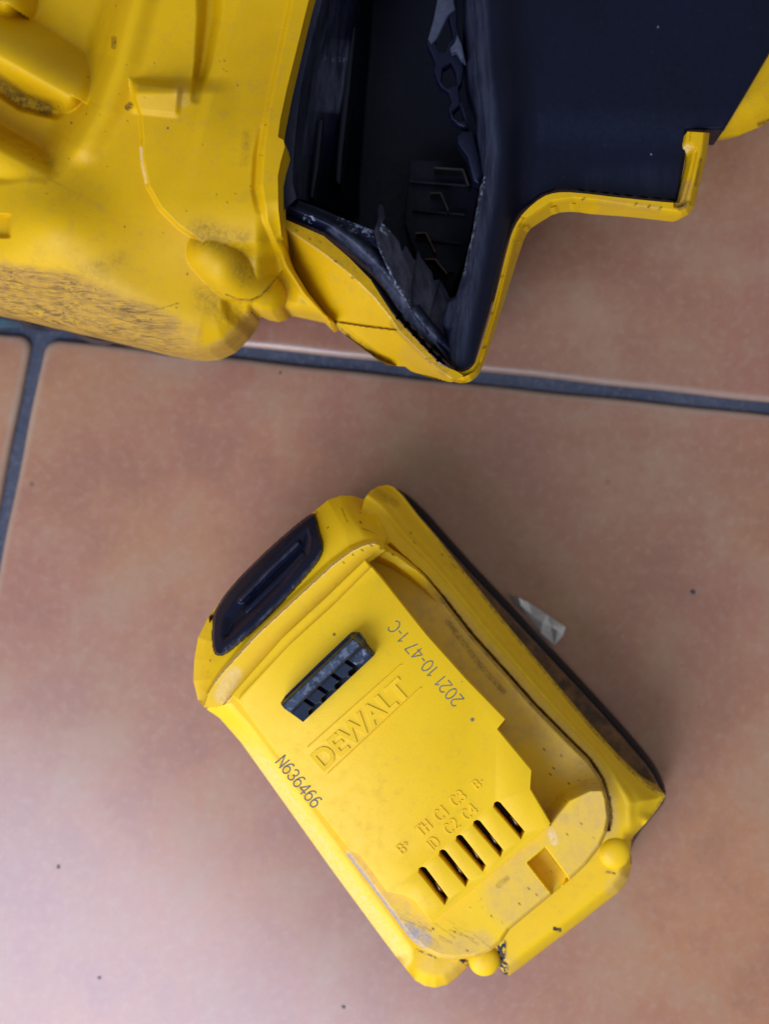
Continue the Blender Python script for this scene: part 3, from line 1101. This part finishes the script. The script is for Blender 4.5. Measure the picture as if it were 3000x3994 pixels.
def ridge(X, Y, a, b, r, h):
    d, _ = dist(X, Y, [a, b])
    return h * np.sqrt(np.clip(1 - (d / r) ** 2, 0, 1))


def body_z(X, Y):
    z = 60 - 0.00003 * (X - 430) ** 2
    # left pocket behind the Y-shaped wall, with a low inner crease
    d = sd(X, Y, W1)
    pk = S(0, 88, d)
    z = z - 13.0 * pk
    z = z + .5 * line(X, Y, [(236, 0), (183, 194)], 3, 14)
    z = z + 2.2 * line(X, Y, W1[:5], 4, 50) * S(400, 300, Y)
    # cross ribs in the pocket
    def bar(z, a, b, r_up, r_dn, top):
        d_, s_ = dist(X, Y, [a, b])
        q = top - 7.0 * (d_ / np.where(s_ > 0, r_dn, r_up)) ** 2
        return .5 * (z + q + np.sqrt((z - q) ** 2 + 1.2))
    z = bar(z, (-80, 74), (150, 204), 74, 34, 56.6)
    z = bar(z, (-80, 290), (96, 382), 38, 80, 56.0)
    z = bar(z, (-80, -60), (10, 4), 60, 36, 53.5)
    z = z - 2.6 * line(X, Y, [(-80, 128), (0, 188), (50, 222), (120, 238)], 8, 16)
    # shoulder to the right of the arc
    a = sd(X, Y, ARC)
    on = np.where(X < 400, S(165, 205, Y), 0) + np.where(X >= 400, 1, 0) * (S(165, 205, Y) * S(520, 400, X) + S(60, 480, Y) * S(400, 520, X))
    shoulder = S(-3, 6, -a) * on * (1 - S(520, 560, Y))
    shoulder = np.where(X > 276, shoulder, 0)
    z = z + 3.2 * shoulder
    # raised pad above the shoulder
    u = (X - 338) * .97 + (Y - 212) * .10
    v = -(X - 338) * .10 + (Y - 212) * .97
    pad = S(56, 40, np.abs(u)) * S(40, 24, np.abs(v - 2))
    z = z + 1.6 * pad - .03 * np.clip(v, -30, 40) * pad
    # long channel from the top edge
    ch = [(458, -80), (452, 40), (440, 130), (424, 215)]
    w = 34 - 20 * np.clip(Y / 230, 0, 1)
    dc, _ = dist(X, Y, ch)
    z = z - 3.6 * S(w, w * .1, dc) * (1 - S(150, 240, Y))
    z = z + .9 * S(0, 30, X - (492 - .28 * Y)) * (1 - S(240, 420, Y))
    # flange along the bay
    f = sd(X, Y, FLG)
    z = z + 2.0 * S(-2, 12, -f)
    z = z - .8 * line(X, Y, [(566, 280), (556, 340), (552, 410), (560, 455)], .5, 12) * S(250, 340, Y) * S(480, 420, Y)
    z = z - 8.0 * S(430, 560, Y) * S(550, 606, X)
    # dome at the left
    z = z + 6.0 * np.exp(-((X - 100) ** 2 / (2 * 88 ** 2) + (Y - 486) ** 2 / (2 * 70 ** 2)))
    # body falls away below the turn and towards the lower right
    t = sd(X, Y, TURN)
    tt = (np.sqrt(t * t + 26 ** 2) + t) / 2
    z = z - 20 * np.clip(tt / 150, 0, 1.2) ** 1.15 * S(560, 535, X)
    z = z - 9 * S(430, 740, Y) * S(180, 520, X)
    # screw tower
    d1, _ = dist(X, Y, [(452, 540), (500, 585), (560, 640)])
    z = np.maximum(z, 54.0 + 8.0 * np.sqrt(np.clip(1 - (d1 / 58) ** 2, 0, 1)) - 10 * S(470, 640, X + .6 * (Y - 560)) - 30 * S(58, 60, d1))
    z = z - 2.0 * S(0, 6, sd(X, Y, [(470, 640), (500, 646), (540, 649), (575, 630), (604, 592)])) * S(474, 500, X) * S(90, 60, d1)
    # slot at the far left edge
    z = z - 3.0 * S(26, 14, X) * S(462, 470, Y) * S(516, 508, Y)
    # round-over of the outer edge
    dl, _ = dist(X, Y, BODY[12:])
    z = z - 2.2 * (1 - np.clip(dl / 14, 0, 1)) ** 2
    return z


def body_m(X, Y):
    t = sd(X, Y, TURN)
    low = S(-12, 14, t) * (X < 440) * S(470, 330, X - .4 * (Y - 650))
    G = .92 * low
    edge, _ = dist(X, Y, [(-80, 655), (0, 672), (100, 695), (250, 730), (350, 755), (420, 765), (455, 762), (490, 745), (520, 715), (538, 690)])
    G = np.maximum(G, .8 * (1 - S(10, 24, edge)))
    R = .9 * line(X, Y, [(-80, 128), (0, 182), (48, 218), (100, 236)], 9, 16)
    R = np.maximum(R, .35 * line(X, Y, [(-80, 250), (30, 305), (110, 350)], 6, 16))
    R = np.maximum(R, .55 * line(X, Y, [(440, 505), (480, 520)], 6, 46))
    R = np.maximum(R, .45 * line(X, Y, [(520, 520), (530, 600)], 2, 44))
    R = np.maximum(R, .45 * line(X, Y, [(440, 640), (470, 665), (510, 690)], 2, 44))
    R = np.maximum(R, .34 * line(X, Y, [(533, 290), (530, 335), (527, 352)], 1, 15))
    R = np.maximum(R, .30 * line(X, Y, [(260, 560), (180, 592)], 1, 30))
    R = np.maximum(R, 1.2 * line(X, Y, [(276, 233), (281, 228)], 5.5, 3))
    R = np.maximum(R, .9 * line(X, Y, [(246, 84), (246, 102)], 4.5, 2.5))
    R = np.maximum(R, .9 * line(X, Y, [(488, 636), (512, 646), (540, 649), (562, 640), (580, 622), (604, 592)], 1.2, 2))
    R = np.maximum(R, .9 * line(X, Y, [(240, 668), (300, 676), (350, 666), (385, 655)], .6, 2) * .8)
    rs = np.random.RandomState(5)
    for i in range(44):
        x, y = rs.uniform(100, 580), rs.uniform(120, 700)
        R = np.maximum(R, .9 * line(X, Y, [(x, y), (x + .5, y + .5)], rs.uniform(.8, 1.9), .9))
    for i in range(46):
        x, y = rs.uniform(-40, 330), rs.uniform(575, 730)
        ln = rs.uniform(14, 120)
        an = rs.uniform(.16, .34)
        q = [(x, y), (x + ln * .5 * math.cos(an), y + ln * .5 * math.sin(an)), (x + ln * math.cos(an - .1), y + ln * math.sin(an - .1))]
        R = np.maximum(R, rs.uniform(.25, .9) * line(X, Y, q, rs.uniform(0, .5), 1.8) * low)
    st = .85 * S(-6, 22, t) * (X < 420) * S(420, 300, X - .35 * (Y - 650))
    # fine darkening round ribs and bumps
    B_ = .55 * line(X, Y, [(305, 320), (307, 352), (316, 395)], 1.2, 3)
    B_ = np.maximum(B_, .14 * line(X, Y, [(388, 195), (395, 220)], 6, 14))
    return {"mask": (R, G, B_), "ink": (0 * R, 0 * R, st)}


hf("motor_housing", BODY, body_z, YEL_SHADED, tool, 2.2, body_m, skirt=14, smooth=70)

# foot under the housing: black, with teeth, standing on the tiles
foot = [(-80, 660), (0, 690), (40, 700), (70, 712), (98, 716), (118, 716), (140, 714), (180, 735), (205, 744), (235, 747), (250, 742), (300, 757), (350, 768), (400, 775), (440, 772), (480, 752), (520, 700), (500, 560), (500, 0), (-80, 0)]
foot_o = loft("foot", [trace(foot, 0.3), trace(foot, 10), [tuple(q) for q in shrink(trace(foot, 26), 1.0)]], BLACK, tool, 150, 30)
loft("foot_pad", [trace([(-80, 678), (0, 688), (50, 692), (52, 706), (0, 708), (-80, 700)], 2), trace([(-80, 676), (0, 686), (50, 692), (52, 704), (0, 706), (-80, 696)], 13)], simple("teal_pad", (0.03, 0.075, 0.10), .5), foot_o, 40, 30)

# tray: big smooth navy panel right of the bay
TRAY = [(1000, -80), (1004, 0), (1000, 60), (1003, 130), (1010, 190), (1030, 252), (1026, 290), (1038, 340), (1046, 380), (1036, 405), (1030, 450), (1020, 505), (1008, 555), (1000, 590), (985, 640), (968, 652), (950, 700), (968, 770), (984, 799), (1008, 798), (1024, 786), (1060, 660), (1095, 520), (1108, 486), (1130, 456), (1170, 423), (1200, 413), (1240, 413), (1350, 426), (1463, 437), (1482, 330), (1484, 283), (1563, 283), (1610, 205), (1661, 118), (1760, -80)]


def tray_z(X, Y):
    l = [(1050, -80), (1052, 0), (1062, 150), (1072, 250), (1072, 330), (1062, 420), (1040, 540), (1010, 680), (990, 790)]
    s = sd(X, Y, l)          # left of the crest negative
    z = 47.5 + 5.0 * np.exp(-(s / 34) ** 2)
    z = z - 3.0 * S(-8, -60, -s * -1) * 0
    z = np.where(s > 0, 52.5 - 7 * S(0, 60, s), z)
    z = np.where(s <= 0, 52.5 - 6.0 * S(0, 90, -s) + .9 * S(200, 520, X - 1062), z)
    z = z - 1.2 * S(225, 330, Y - .02 * (X - 1300)) * S(1085, 1130, X)
    d, _ = dist(X, Y, TRAY, True)
    return z - 1.2 * (1 - np.clip(d / 5, 0, 1)) ** 2


def tray_m(X, Y):
    l = [(1030, -80), (1028, 0), (1035, 150), (1050, 250), (1056, 330), (1048, 420), (1026, 540), (1000, 680), (985, 770)]
    G = .26 * line(X, Y, l, 8, 26)
    G = np.maximum(G, .30 * line(X, Y, [(970, 690), (985, 660), (1010, 580)], 14, 12))
    B_ = .5 * line(X, Y, [(1046, 385), (1022, 500), (1000, 592)], 1.5, 4)
    for p in [(1420, 58), (1405, 332), (1135, 380)]:
        B_ = np.maximum(B_, line(X, Y, [p, (p[0] + 1, p[1] + 1)], 1.2, 1.2))
    G = np.maximum(G, .06 * line(X, Y, [(1290, 405), (1440, 400)], 20, 40))
    return {"mask": (0 * X, G, B_)}


tray = hf("bay_panel", TRAY, tray_z, NAVY, tool, 3.0, tray_m, skirt=12, smooth=60)

# broken plastic crest of the bay, with holes torn in it
crest = [(948, -60), (946, 0), (934, 40), (923, 78), (921, 96), (929, 112), (940, 140), (936, 152), (944, 176), (953, 190), (968, 200), (974, 222), (968, 236), (974, 258), (990, 272), (1002, 276), (1012, 276), (1004, 250), (996, 225), (990, 190), (998, 178), (1002, 150), (1000, 140), (1006, 128), (998, 92), (988, 60), (986, 0), (986, -60)]
h1 = [(960, 40), (968, 36), (974, 60), (978, 84), (966, 94), (962, 112), (950, 112), (942, 96), (944, 70)]
h2 = [(956, 148), (974, 136), (984, 158), (986, 184), (966, 190), (954, 176)]
h3 = [(978, 242), (994, 226), (1000, 250), (1006, 262), (984, 262)]
crest_o = prism("broken_bay_edge", crest, [h1, h2, h3], 43, 46.5, NAVY, tool, 0.5)
prism("edge_shard", [(988, 74), (998, 96), (1006, 134), (996, 128), (986, 112), (976, 116), (972, 104), (982, 92)], [], 45.5, 48.5, simple("bruised_plastic", (0.032, 0.040, 0.072), .5), crest_o, .4)
prism("edge_shard", [(948, -20), (978, -10), (984, 20), (968, 34), (944, 84), (932, 96), (924, 84), (936, 42)], [], 45.0, 47.4, simple("bruised_plastic", (0.026, 0.033, 0.062), .5), crest_o, .5)
prism("edge_shard", [(998, 282), (1022, 284), (1030, 312), (1046, 372), (1036, 398), (1022, 392), (1008, 340), (988, 312), (986, 294)], [], 42.0, 47.0, NAVY, crest_o, .8)

# bay: inner walls of the shaft
rows = [([(690, -80), (667, 0), (640, 110), (620, 190), (603, 270), (600, 300), (600, 380), (606, 462)], 52),
        ([(697, -80), (674, 0), (647, 110), (628, 190), (612, 270), (608, 330), (606, 400), (612, 456)], 54),
        ([(718, -80), (696, 0), (668, 110), (650, 190), (640, 270), (634, 330), (632, 395), (640, 430)], 53),
        ([(736, -80), (716, 0), (690, 110), (672, 190), (660, 270), (652, 330), (648, 395), (652, 432)], 44),
        ([(790, -80), (772, 0), (752, 110), (742, 190), (726, 270), (708, 330), (690, 395), (684, 440)], 36),
        ([(800, -80), (785, 0), (772, 110), (760, 190), (746, 270), (738, 330), (730, 395), (728, 455)], 26),
        ([(812, -80), (806, 0), (800, 110), (792, 190), (786, 270), (782, 330), (776, 395), (776, 470)], 10)]


def strip(name, rows, mat, parent, smooth=30, sub=6, masks=None, flip=False):
    R = []
    for pts, z in rows:
        zz = z if isinstance(z, (list, tuple)) else [z] * len(pts)
        p = np.array([(q[0], q[1], k) for q, k in zip(pts, zz)], float)
        t = np.linspace(0, len(p) - 1, (len(p) - 1) * sub + 1)
        R.append(np.stack([np.interp(t, np.arange(len(p)), p[:, k]) for k in range(3)], 1))
    # refine across
    m = len(R[0])
    X = np.concatenate(R)
    P = unproj(X[:, 0], X[:, 1], X[:, 2])
    fs = []
    for r in range(len(R) - 1):
        for i in range(m - 1):
            f = [r * m + i, (r + 1) * m + i, (r + 1) * m + i + 1, r * m + i + 1]
            fs.append(f[::-1] if flip else f)
    mk = None
    if masks:
        mk = {}
        for an, ch in masks(X[:, 0], X[:, 1]).items():
            a = np.zeros((len(X), 4), np.float32)
            for c, q in enumerate(ch):
                a[:, c] = q
            mk[an] = a
    return put(name, P, fs, mat, parent, smooth, mk)


def wall_m(X, Y):
    G = .30 * line(X, Y, [(700, -40), (672, 190), (650, 300), (640, 420)], 6, 30)
    G = np.maximum(G, .55 * line(X, Y, [(752, 110), (742, 190), (735, 230)], 8, 14))
    B_ = .5 * line(X, Y, [(700, 205), (692, 250)], 2, 6)
    B_ = np.maximum(B_, .6 * line(X, Y, [(742, 120), (745, 130)], 3, 4))
    return {"mask": (0 * X, G, B_)}


wall = strip("bay_side_wall", rows, NAVY, tool, 25, 8, wall_m)
# ribs standing on the wall
for pts, z0 in (([(748, 60), (742, 190), (728, 330), (724, 392), (735, 398), (740, 330), (756, 190), (768, 60)], 34),
                ([(686, 260), (676, 360), (668, 425), (676, 428), (688, 360), (698, 260)], 42)):
    prism("wall_rib", pts, [], z0 - 10, z0, BLACK, wall, .4)
# shaft floor, far down
loft("bay_floor", [trace([(740, -80), (1020, -80), (1060, 300), (1000, 640), (960, 780), (620, 470), (700, 200)], 6), trace([(740, -80), (1020, -80), (1060, 300), (1000, 640), (960, 780), (620, 470), (700, 200)], 8)], BLACK, tool, 60, 0)

# lower rail of the bay, bruised
RAIL = [(600, 398), (606, 462), (640, 477), (700, 503), (750, 538), (800, 584), (832, 622), (870, 680), (930, 748), (984, 799), (975, 740), (930, 690), (880, 625), (838, 560), (812, 500), (770, 484), (735, 470), (690, 450), (650, 436), (634, 424), (630, 398)]


def rail_z(X, Y):
    o = [(606, 462), (640, 477), (700, 503), (750, 538), (800, 584), (832, 622), (870, 680), (930, 748), (984, 799)]
    d, _ = dist(X, Y, o)
    z = 47.5 + 2.6 * S(0, 22, d) - 2.0 * S(22, 46, d)
    n = np.sin(X * .21 + 1.3 * np.sin(Y * .17)) * np.sin(Y * .26 + X * .05)
    z = z + .12 * n * S(730, 800, X)
    return z


def rail_m(X, Y):
    G = .55 * line(X, Y, [(720, 505), (790, 548), (850, 625), (930, 730)], 8, 16)
    B_ = .7 * line(X, Y, [(664, 472), (672, 474)], 5, 6)
    B_ = np.maximum(B_, .4 * line(X, Y, [(740, 480), (790, 505), (822, 496)], 2, 14))
    return {"mask": (0 * X, G, B_)}


hf("bay_rail", RAIL, rail_z, NAVY, tool, 2.0, rail_m, skirt=9, smooth=50)

# torn guide wall: serrated, grey with scratches
SER = [(808, 500), (818, 470), (816, 452), (821, 440), (828, 446), (832, 470), (826, 482), (840, 496), (862, 522), (868, 546), (876, 530), (897, 566), (899, 548), (904, 540), (909, 556), (934, 590), (936, 606), (950, 604), (962, 624), (972, 644), (984, 640), (1000, 660), (992, 720), (985, 796), (960, 770), (900, 690), (850, 610), (815, 530)]


def ser_z(X, Y):
    d = sd(X, Y, [(800, 500), (850, 600), (900, 690), (985, 798)])
    z = 49.5 - 9.0 * np.clip(np.abs(d) / 95, 0, 1.4)
    z = z + .9 * S(0, 3, sd(X, Y, [(904, 535), (892, 620), (888, 690)])) + .7 * S(0, 3, sd(X, Y, [(955, 600), (936, 660), (925, 720)]))
    return z


def ser_m(X, Y):
    G = .65 * line(X, Y, [(820, 520), (900, 620), (970, 720)], 22, 40)
    B_ = .6 * line(X, Y, [(826, 492), (838, 500)], 6, 6)
    B_ = np.maximum(B_, .35 * line(X, Y, [(815, 530), (850, 610), (930, 720)], 2, 6))
    return {"mask": (0 * X, G, B_)}


hf("torn_guide_wall", SER, ser_z, GREYP, tool, 2.0, ser_m, skirt=2.2, smooth=35)

prism("terminal_block", [(886, 345), (1014, 348), (1034, 420), (1006, 560), (972, 640), (900, 560), (872, 480)], [], 8.5, 20, BLACK, tool, .5)
for k in range(4):
    prism("block_divider", [(884 + k * 6, 394 + k * 62), (886 + k * 6, 389 + k * 62), (1018 - k * 12, 398 + k * 62), (1016 - k * 12, 404 + k * 62)], [], 19.8, 22, BLACK, tool, .2)
# bent metal contacts deep in the shaft
for pts, w, z, mt in (([(938, 363), (1000, 367), (1012, 402)], .8, 26, DULL),
                      ([(930, 418), (952, 417), (968, 455)], .45, 26, DULL),
                      ([(898, 504), (920, 503), (940, 545)], .45, 27, COPPER),
                      ([(918, 560), (940, 560), (966, 592)], .5, 28, COPPER)):
    P = [at(p, z) for p in pts]
    V, fs = [], []
    for k, q in enumerate(P):
        nx = P[min(k + 1, len(P) - 1)] - P[max(k - 1, 0)]
        ey = Vector((-nx.y, nx.x, 0)).normalized()
        for sy_ in (-.5, .5):
            for zz in (-7, 0):
                V.append(tuple(q + ey * (w * .5 * sy_) + Vector((0, 0, zz))))
    for k in range(len(P) - 1):
        i = k * 4
        fs += [(i, i + 1, i + 5, i + 4), (i + 1, i + 3, i + 7, i + 5), (i + 3, i + 2, i + 6, i + 7)]
    n = (len(P) - 1) * 4
    fs += [(0, 2, 3, 1), (n, n + 1, n + 3, n + 2)]
    put("contact_blade", V, fs, mt, tool, 30)

# yellow shell edge running round the tray and the tip
SHI = [(1484, 285), (1480, 312), (1492, 318), (1497, 330), (1486, 380), (1470, 438), (1463, 440), (1350, 429), (1240, 416), (1200, 416), (1170, 426), (1132, 458), (1112, 488), (1100, 520), (1066, 660), (1030, 780), (1016, 797), (1000, 804), (984, 802)]
SHO = [(1533, 288), (1528, 330), (1518, 375), (1508, 410), (1500, 448), (1488, 464), (1472, 470), (1455, 468), (1360, 455), (1290, 445), (1240, 440), (1195, 446), (1162, 468), (1134, 488), (1120, 520), (1092, 620), (1064, 715), (1046, 772), (1032, 808), (1020, 823), (1002, 829), (972, 824)]
SHELL = chaikin(SHO, 1, False) + chaikin(SHI, 1, False)[::-1]


def shell_z(X, Y):
    d, _ = dist(X, Y, SHO)
    z = 49.5 - 3.5 * (1 - np.clip(d / 14, 0, 1)) ** 1.6
    di, _ = dist(X, Y, SHI)
    z = z - 1.4 * (1 - S(6, 10, di)) * ((Y > 470) | (X > 1455))
    return z


def shell_m(X, Y):
    R = .9 * line(X, Y, [(1513, 345), (1508, 372), (1503, 400)], 1.5, 4)
    for p in [(1258, 432), (1370, 444), (1424, 452), (1058, 680), (1050, 690), (1040, 732), (1044, 752), (1400, 448), (1080, 600)]:
        R = np.maximum(R, line(X, Y, [p, (p[0] + 5, p[1] - 4)], 1.4, 2))
    R = np.maximum(R, .8 * line(X, Y, [(1470, 450), (1485, 440)], 3, 8))
    R = np.maximum(R, .7 * line(X, Y, [(972, 822), (1005, 828)], 2, 4))
    G = .7 * line(X, Y, [(1484, 400), (1470, 440)], 6, 12)
    G = np.maximum(G, .5 * line(X, Y, [(1300, 438), (1420, 452)], 4, 10))
    B_ = .5 * line(X, Y, [(1480, 312), (1496, 320)], 1, 3)
    return {"mask": (R, G, B_)}


hf("shell_edge", SHELL, shell_z, YEL_SHADED, tool, 1.8, shell_m, skirt=4, inset=1.0, smooth=45)
# under-tray closing the housing from below, set back under the overhang
und = [(1440, 380), (1240, 370), (1140, 400), (1085, 460), (1055, 560), (1036, 620), (1060, 500), (1090, 300), (1060, -80), (1640, -80), (1540, 200), (1440, 270)]
loft("underside", [[(p[0], p[1], 1.0) for p in shrink(trace(und, 24), 4)], trace(und, 22), trace(und, 40)], BLACK, tool, 120, 40)
sh = [(640, -80), (570, 300), (640, 450), (800, 575), (900, 690), (978, 770), (1010, 690), (1050, 450), (1080, 300), (1060, -80)]
shw = np.concatenate([resample(trace(sh, 24), 90), resample(trace(sh, 24), 90)])
shw[:90, 2] = 1.0
shw[90:, 2] = 41.0
put("bay_shaft", shw, [(i_, (i_ + 1) % 90, 90 + (i_ + 1) % 90, 90 + i_) for i_ in range(90)], BLACK, tool, 40)

TR = [(1563, 285), (1610, 207), (1661, 120), (1770, -80), (1800, 100), (1740, 200), (1680, 254), (1640, 276), (1600, 291), (1560, 298), (1538, 296)]


def tr_z(X, Y):
    d, _ = dist(X, Y, TR[4:])
    return 45.5 - 6 * (1 - np.clip(d / 70, 0, 1)) ** 2


hf("rear_housing", TR, tr_z, YEL_SHADED, tool, 2.5, lambda X, Y: {"mask": (.9 * line(X, Y, [(1640, 270), (1661, 262)], 3, 4), 0 * X, 0 * X)}, skirt=8, inset=2, smooth=60)

# side panel: faceted flank between bay and floor, split by a dirty joint
UE = [(606, 470), (650, 489), (700, 511), (755, 558), (800, 604), (836, 660), (856, 690), (905, 740), (950, 788), (984, 801)]
ME = [(607, 488), (640, 509), (700, 549), (757, 594), (806, 640), (846, 690), (860, 712), (905, 758), (945, 797), (976, 818)]
LE = [(602, 492), (628, 576), (664, 634), (703, 680), (718, 696), (742, 722), (790, 756), (826, 776), (880, 800), (974, 826)]
PAN = UE + [(1000, 806), (990, 826)] + LE[::-1]
PAN = [(606, 470)] + UE[1:] + [(1002, 812), (974, 826), (930, 816), (888, 802), (876, 792), (858, 791), (838, 789), (812, 775), (790, 758), (750, 728), (716, 698), (700, 678), (660, 632), (628, 576), (604, 500)]


def pan_z(X, Y):
    du, _ = dist(X, Y, UE)
    dm = sd(X, Y, ME)
    dl, _ = dist(X, Y, LE)
    t = np.abs(dm) / (np.abs(dm) + dl + 1e-6)
    z = np.where(dm > 0, 49.5 - 13 * t, 49.5 + .6 * du / 30)
    z = z - 1.0 * line(X, Y, [(716, 692), (790, 704), (856, 712)], .8, 2.2)
    # moulded strip along the lower edge
    z = z - 1.3 * line(X, Y, [(724, 700), (770, 735), (815, 768), (850, 784)], 5, 3)
    return z + 6 * S(860, 985, X)


def pan_m(X, Y):
    dm, s = dist(X, Y, ME)
    R = .9 * line(X, Y, [(716, 694), (760, 700), (856, 712)], .9, 2.2)
    R = np.maximum(R, .85 * line(X, Y, [(722, 704), (770, 740), (815, 770), (840, 780)], 4, 5))
    R = np.maximum(R, .45 * line(X, Y, [(852, 700), (900, 745), (960, 800)], 7, 8))
    R = np.maximum(R, .6 * line(X, Y, [(700, 690), (718, 698)], 3, 4))
    R = np.maximum(R, .22 * (s < 0) * S(1, 4, dm))
    R = np.maximum(R, .5 * line(X, Y, [(680, 655), (702, 678)], 2, 5))
    for p in [(920, 775), (928, 782), (724, 565), (760, 600), (640, 498), (668, 516), (690, 522)]:
        R = np.maximum(R, line(X, Y, [p, (p[0] + 3, p[1] + 1)], 1.5, 1.5))
    G = .25 * line(X, Y, [(880, 760), (950, 815)], 8, 20)
    B_ = .25 * line(X, Y, ME, .8, 2)
    return {"mask": (R, G, B_)}


hf("side_panel", PAN, pan_z, YEL_SHADED, tool, 2.0, pan_m, skirt=5, inset=1.5, smooth=35)
# black comb of vents between the panel and the rail
gap = [(640, 480), (700, 508), (752, 548), (800, 596), (836, 650), (860, 690), (905, 738), (950, 784), (978, 798), (930, 745), (872, 676), (832, 618), (800, 580), (750, 534), (700, 500)]
vent = loft("vent_gap", [trace(gap, 34), trace(gap, 40)], BLACK, tool, 80, 0)
for k in range(6):
    x, y = 862 + k * 17, 668 + k * 20
    prism("vent_rib", [(x - 10, y + 22), (x - 7, y + 24), (x + 3, y + 1), (x, y - 1)], [], 39.5, 43.5, GREYP, vent, .15)

# ------------------------------------------------------------------ paper scrap under the pack
pp = at(src(2110, 2430), 0)
scrap = [((1095, 1280), 1.0), ((1112, 1289), 3.2), ((1120, 1290), 4.6), ((1130, 1296), 3.6), ((1142, 1301), 3.4), ((1182, 1327), 4.6), ((1222, 1354), 4.4), ((1216, 1372), 2.8), ((1198, 1393), .4), ((1168, 1366), 1.2), ((1140, 1330), 1.0), ((1108, 1302), .6)]
inner = [((1126, 1308), 3.2), ((1150, 1328), 2.2), ((1172, 1345), 3.6), ((1190, 1352), 2.4), ((1204, 1362), 4.6)]
allp = scrap + inner
pv = [tuple(at(p, z + .25)) for p, z in allp]
tri = [(0, 1, 11), (1, 2, 12), (1, 12, 11), (2, 3, 12), (3, 4, 12), (4, 13, 12), (11, 12, 10), (12, 13, 10), (4, 5, 13), (13, 5, 14), (13, 14, 10), (14, 9, 10), (5, 15, 14), (5, 6, 15), (15, 6, 16), (6, 7, 16), (14, 15, 9), (15, 16, 8), (16, 7, 8), (15, 8, 9)]
pt = [tuple(Vector(p) - Vector((0, 0, .2))) for p in pv]
n = len(pv)
tr2 = [(a + n, c + n, b_ + n) for a, b_, c in tri]
border = list(range(12))
sidef = [(border[i], border[(i + 1) % 12], border[(i + 1) % 12] + n, border[i] + n) for i in range(12)]
sc_ = put("paper_scrap", pv + pt, tri + tr2 + sidef, PAPER, None, 0)
sc_["label"] = "crumpled white paper scrap poking out from under the battery pack"
sc_["category"] = "paper"


# loose grit on the tiles
def grit(x, y, r, label, mat, stretch=1.0):
    c = at(src(x, y), 0)
    r *= .62
    rings = []
    rs = random.Random(int(x + y))
    jit = [rs.uniform(.7, 1.2) for _ in range(9)]
    for rr, zz in ((.7, 0.02), (1, .25), (.85, .6), (.4, .85)):
        rings.append([(c.x + r * rr * jit[i] * math.cos(2 * math.pi * i / 9) * stretch, c.y + r * rr * jit[i] * math.sin(2 * math.pi * i / 9), zz * r) for i in range(9)])
    o = loft("grit_chip", rings, mat, None, 18, 25)
    o["label"] = label
    o["category"] = "debris"
    o["group"] = "loose chips on the tiles"
    return o


grit(2703, 2309, .95, "dark blue-grey chip on the tile, right of the paper scrap", GRIT, 1.1)
grit(228, 3380, .75, "dark chip on the tile, left of the battery pack's lower half", GRIT)
grit(388, 3812, .65, "grey chip on the tile near the lower left corner of the picture", GRIT)
grit(1340, 3925, .62, "small dark chip on the tile below the battery pack near the bottom edge", GRIT, 1.3)
grit(1092, 1455, .55, "small dark chip on the tile just below the tool's yellow housing", GRIT)
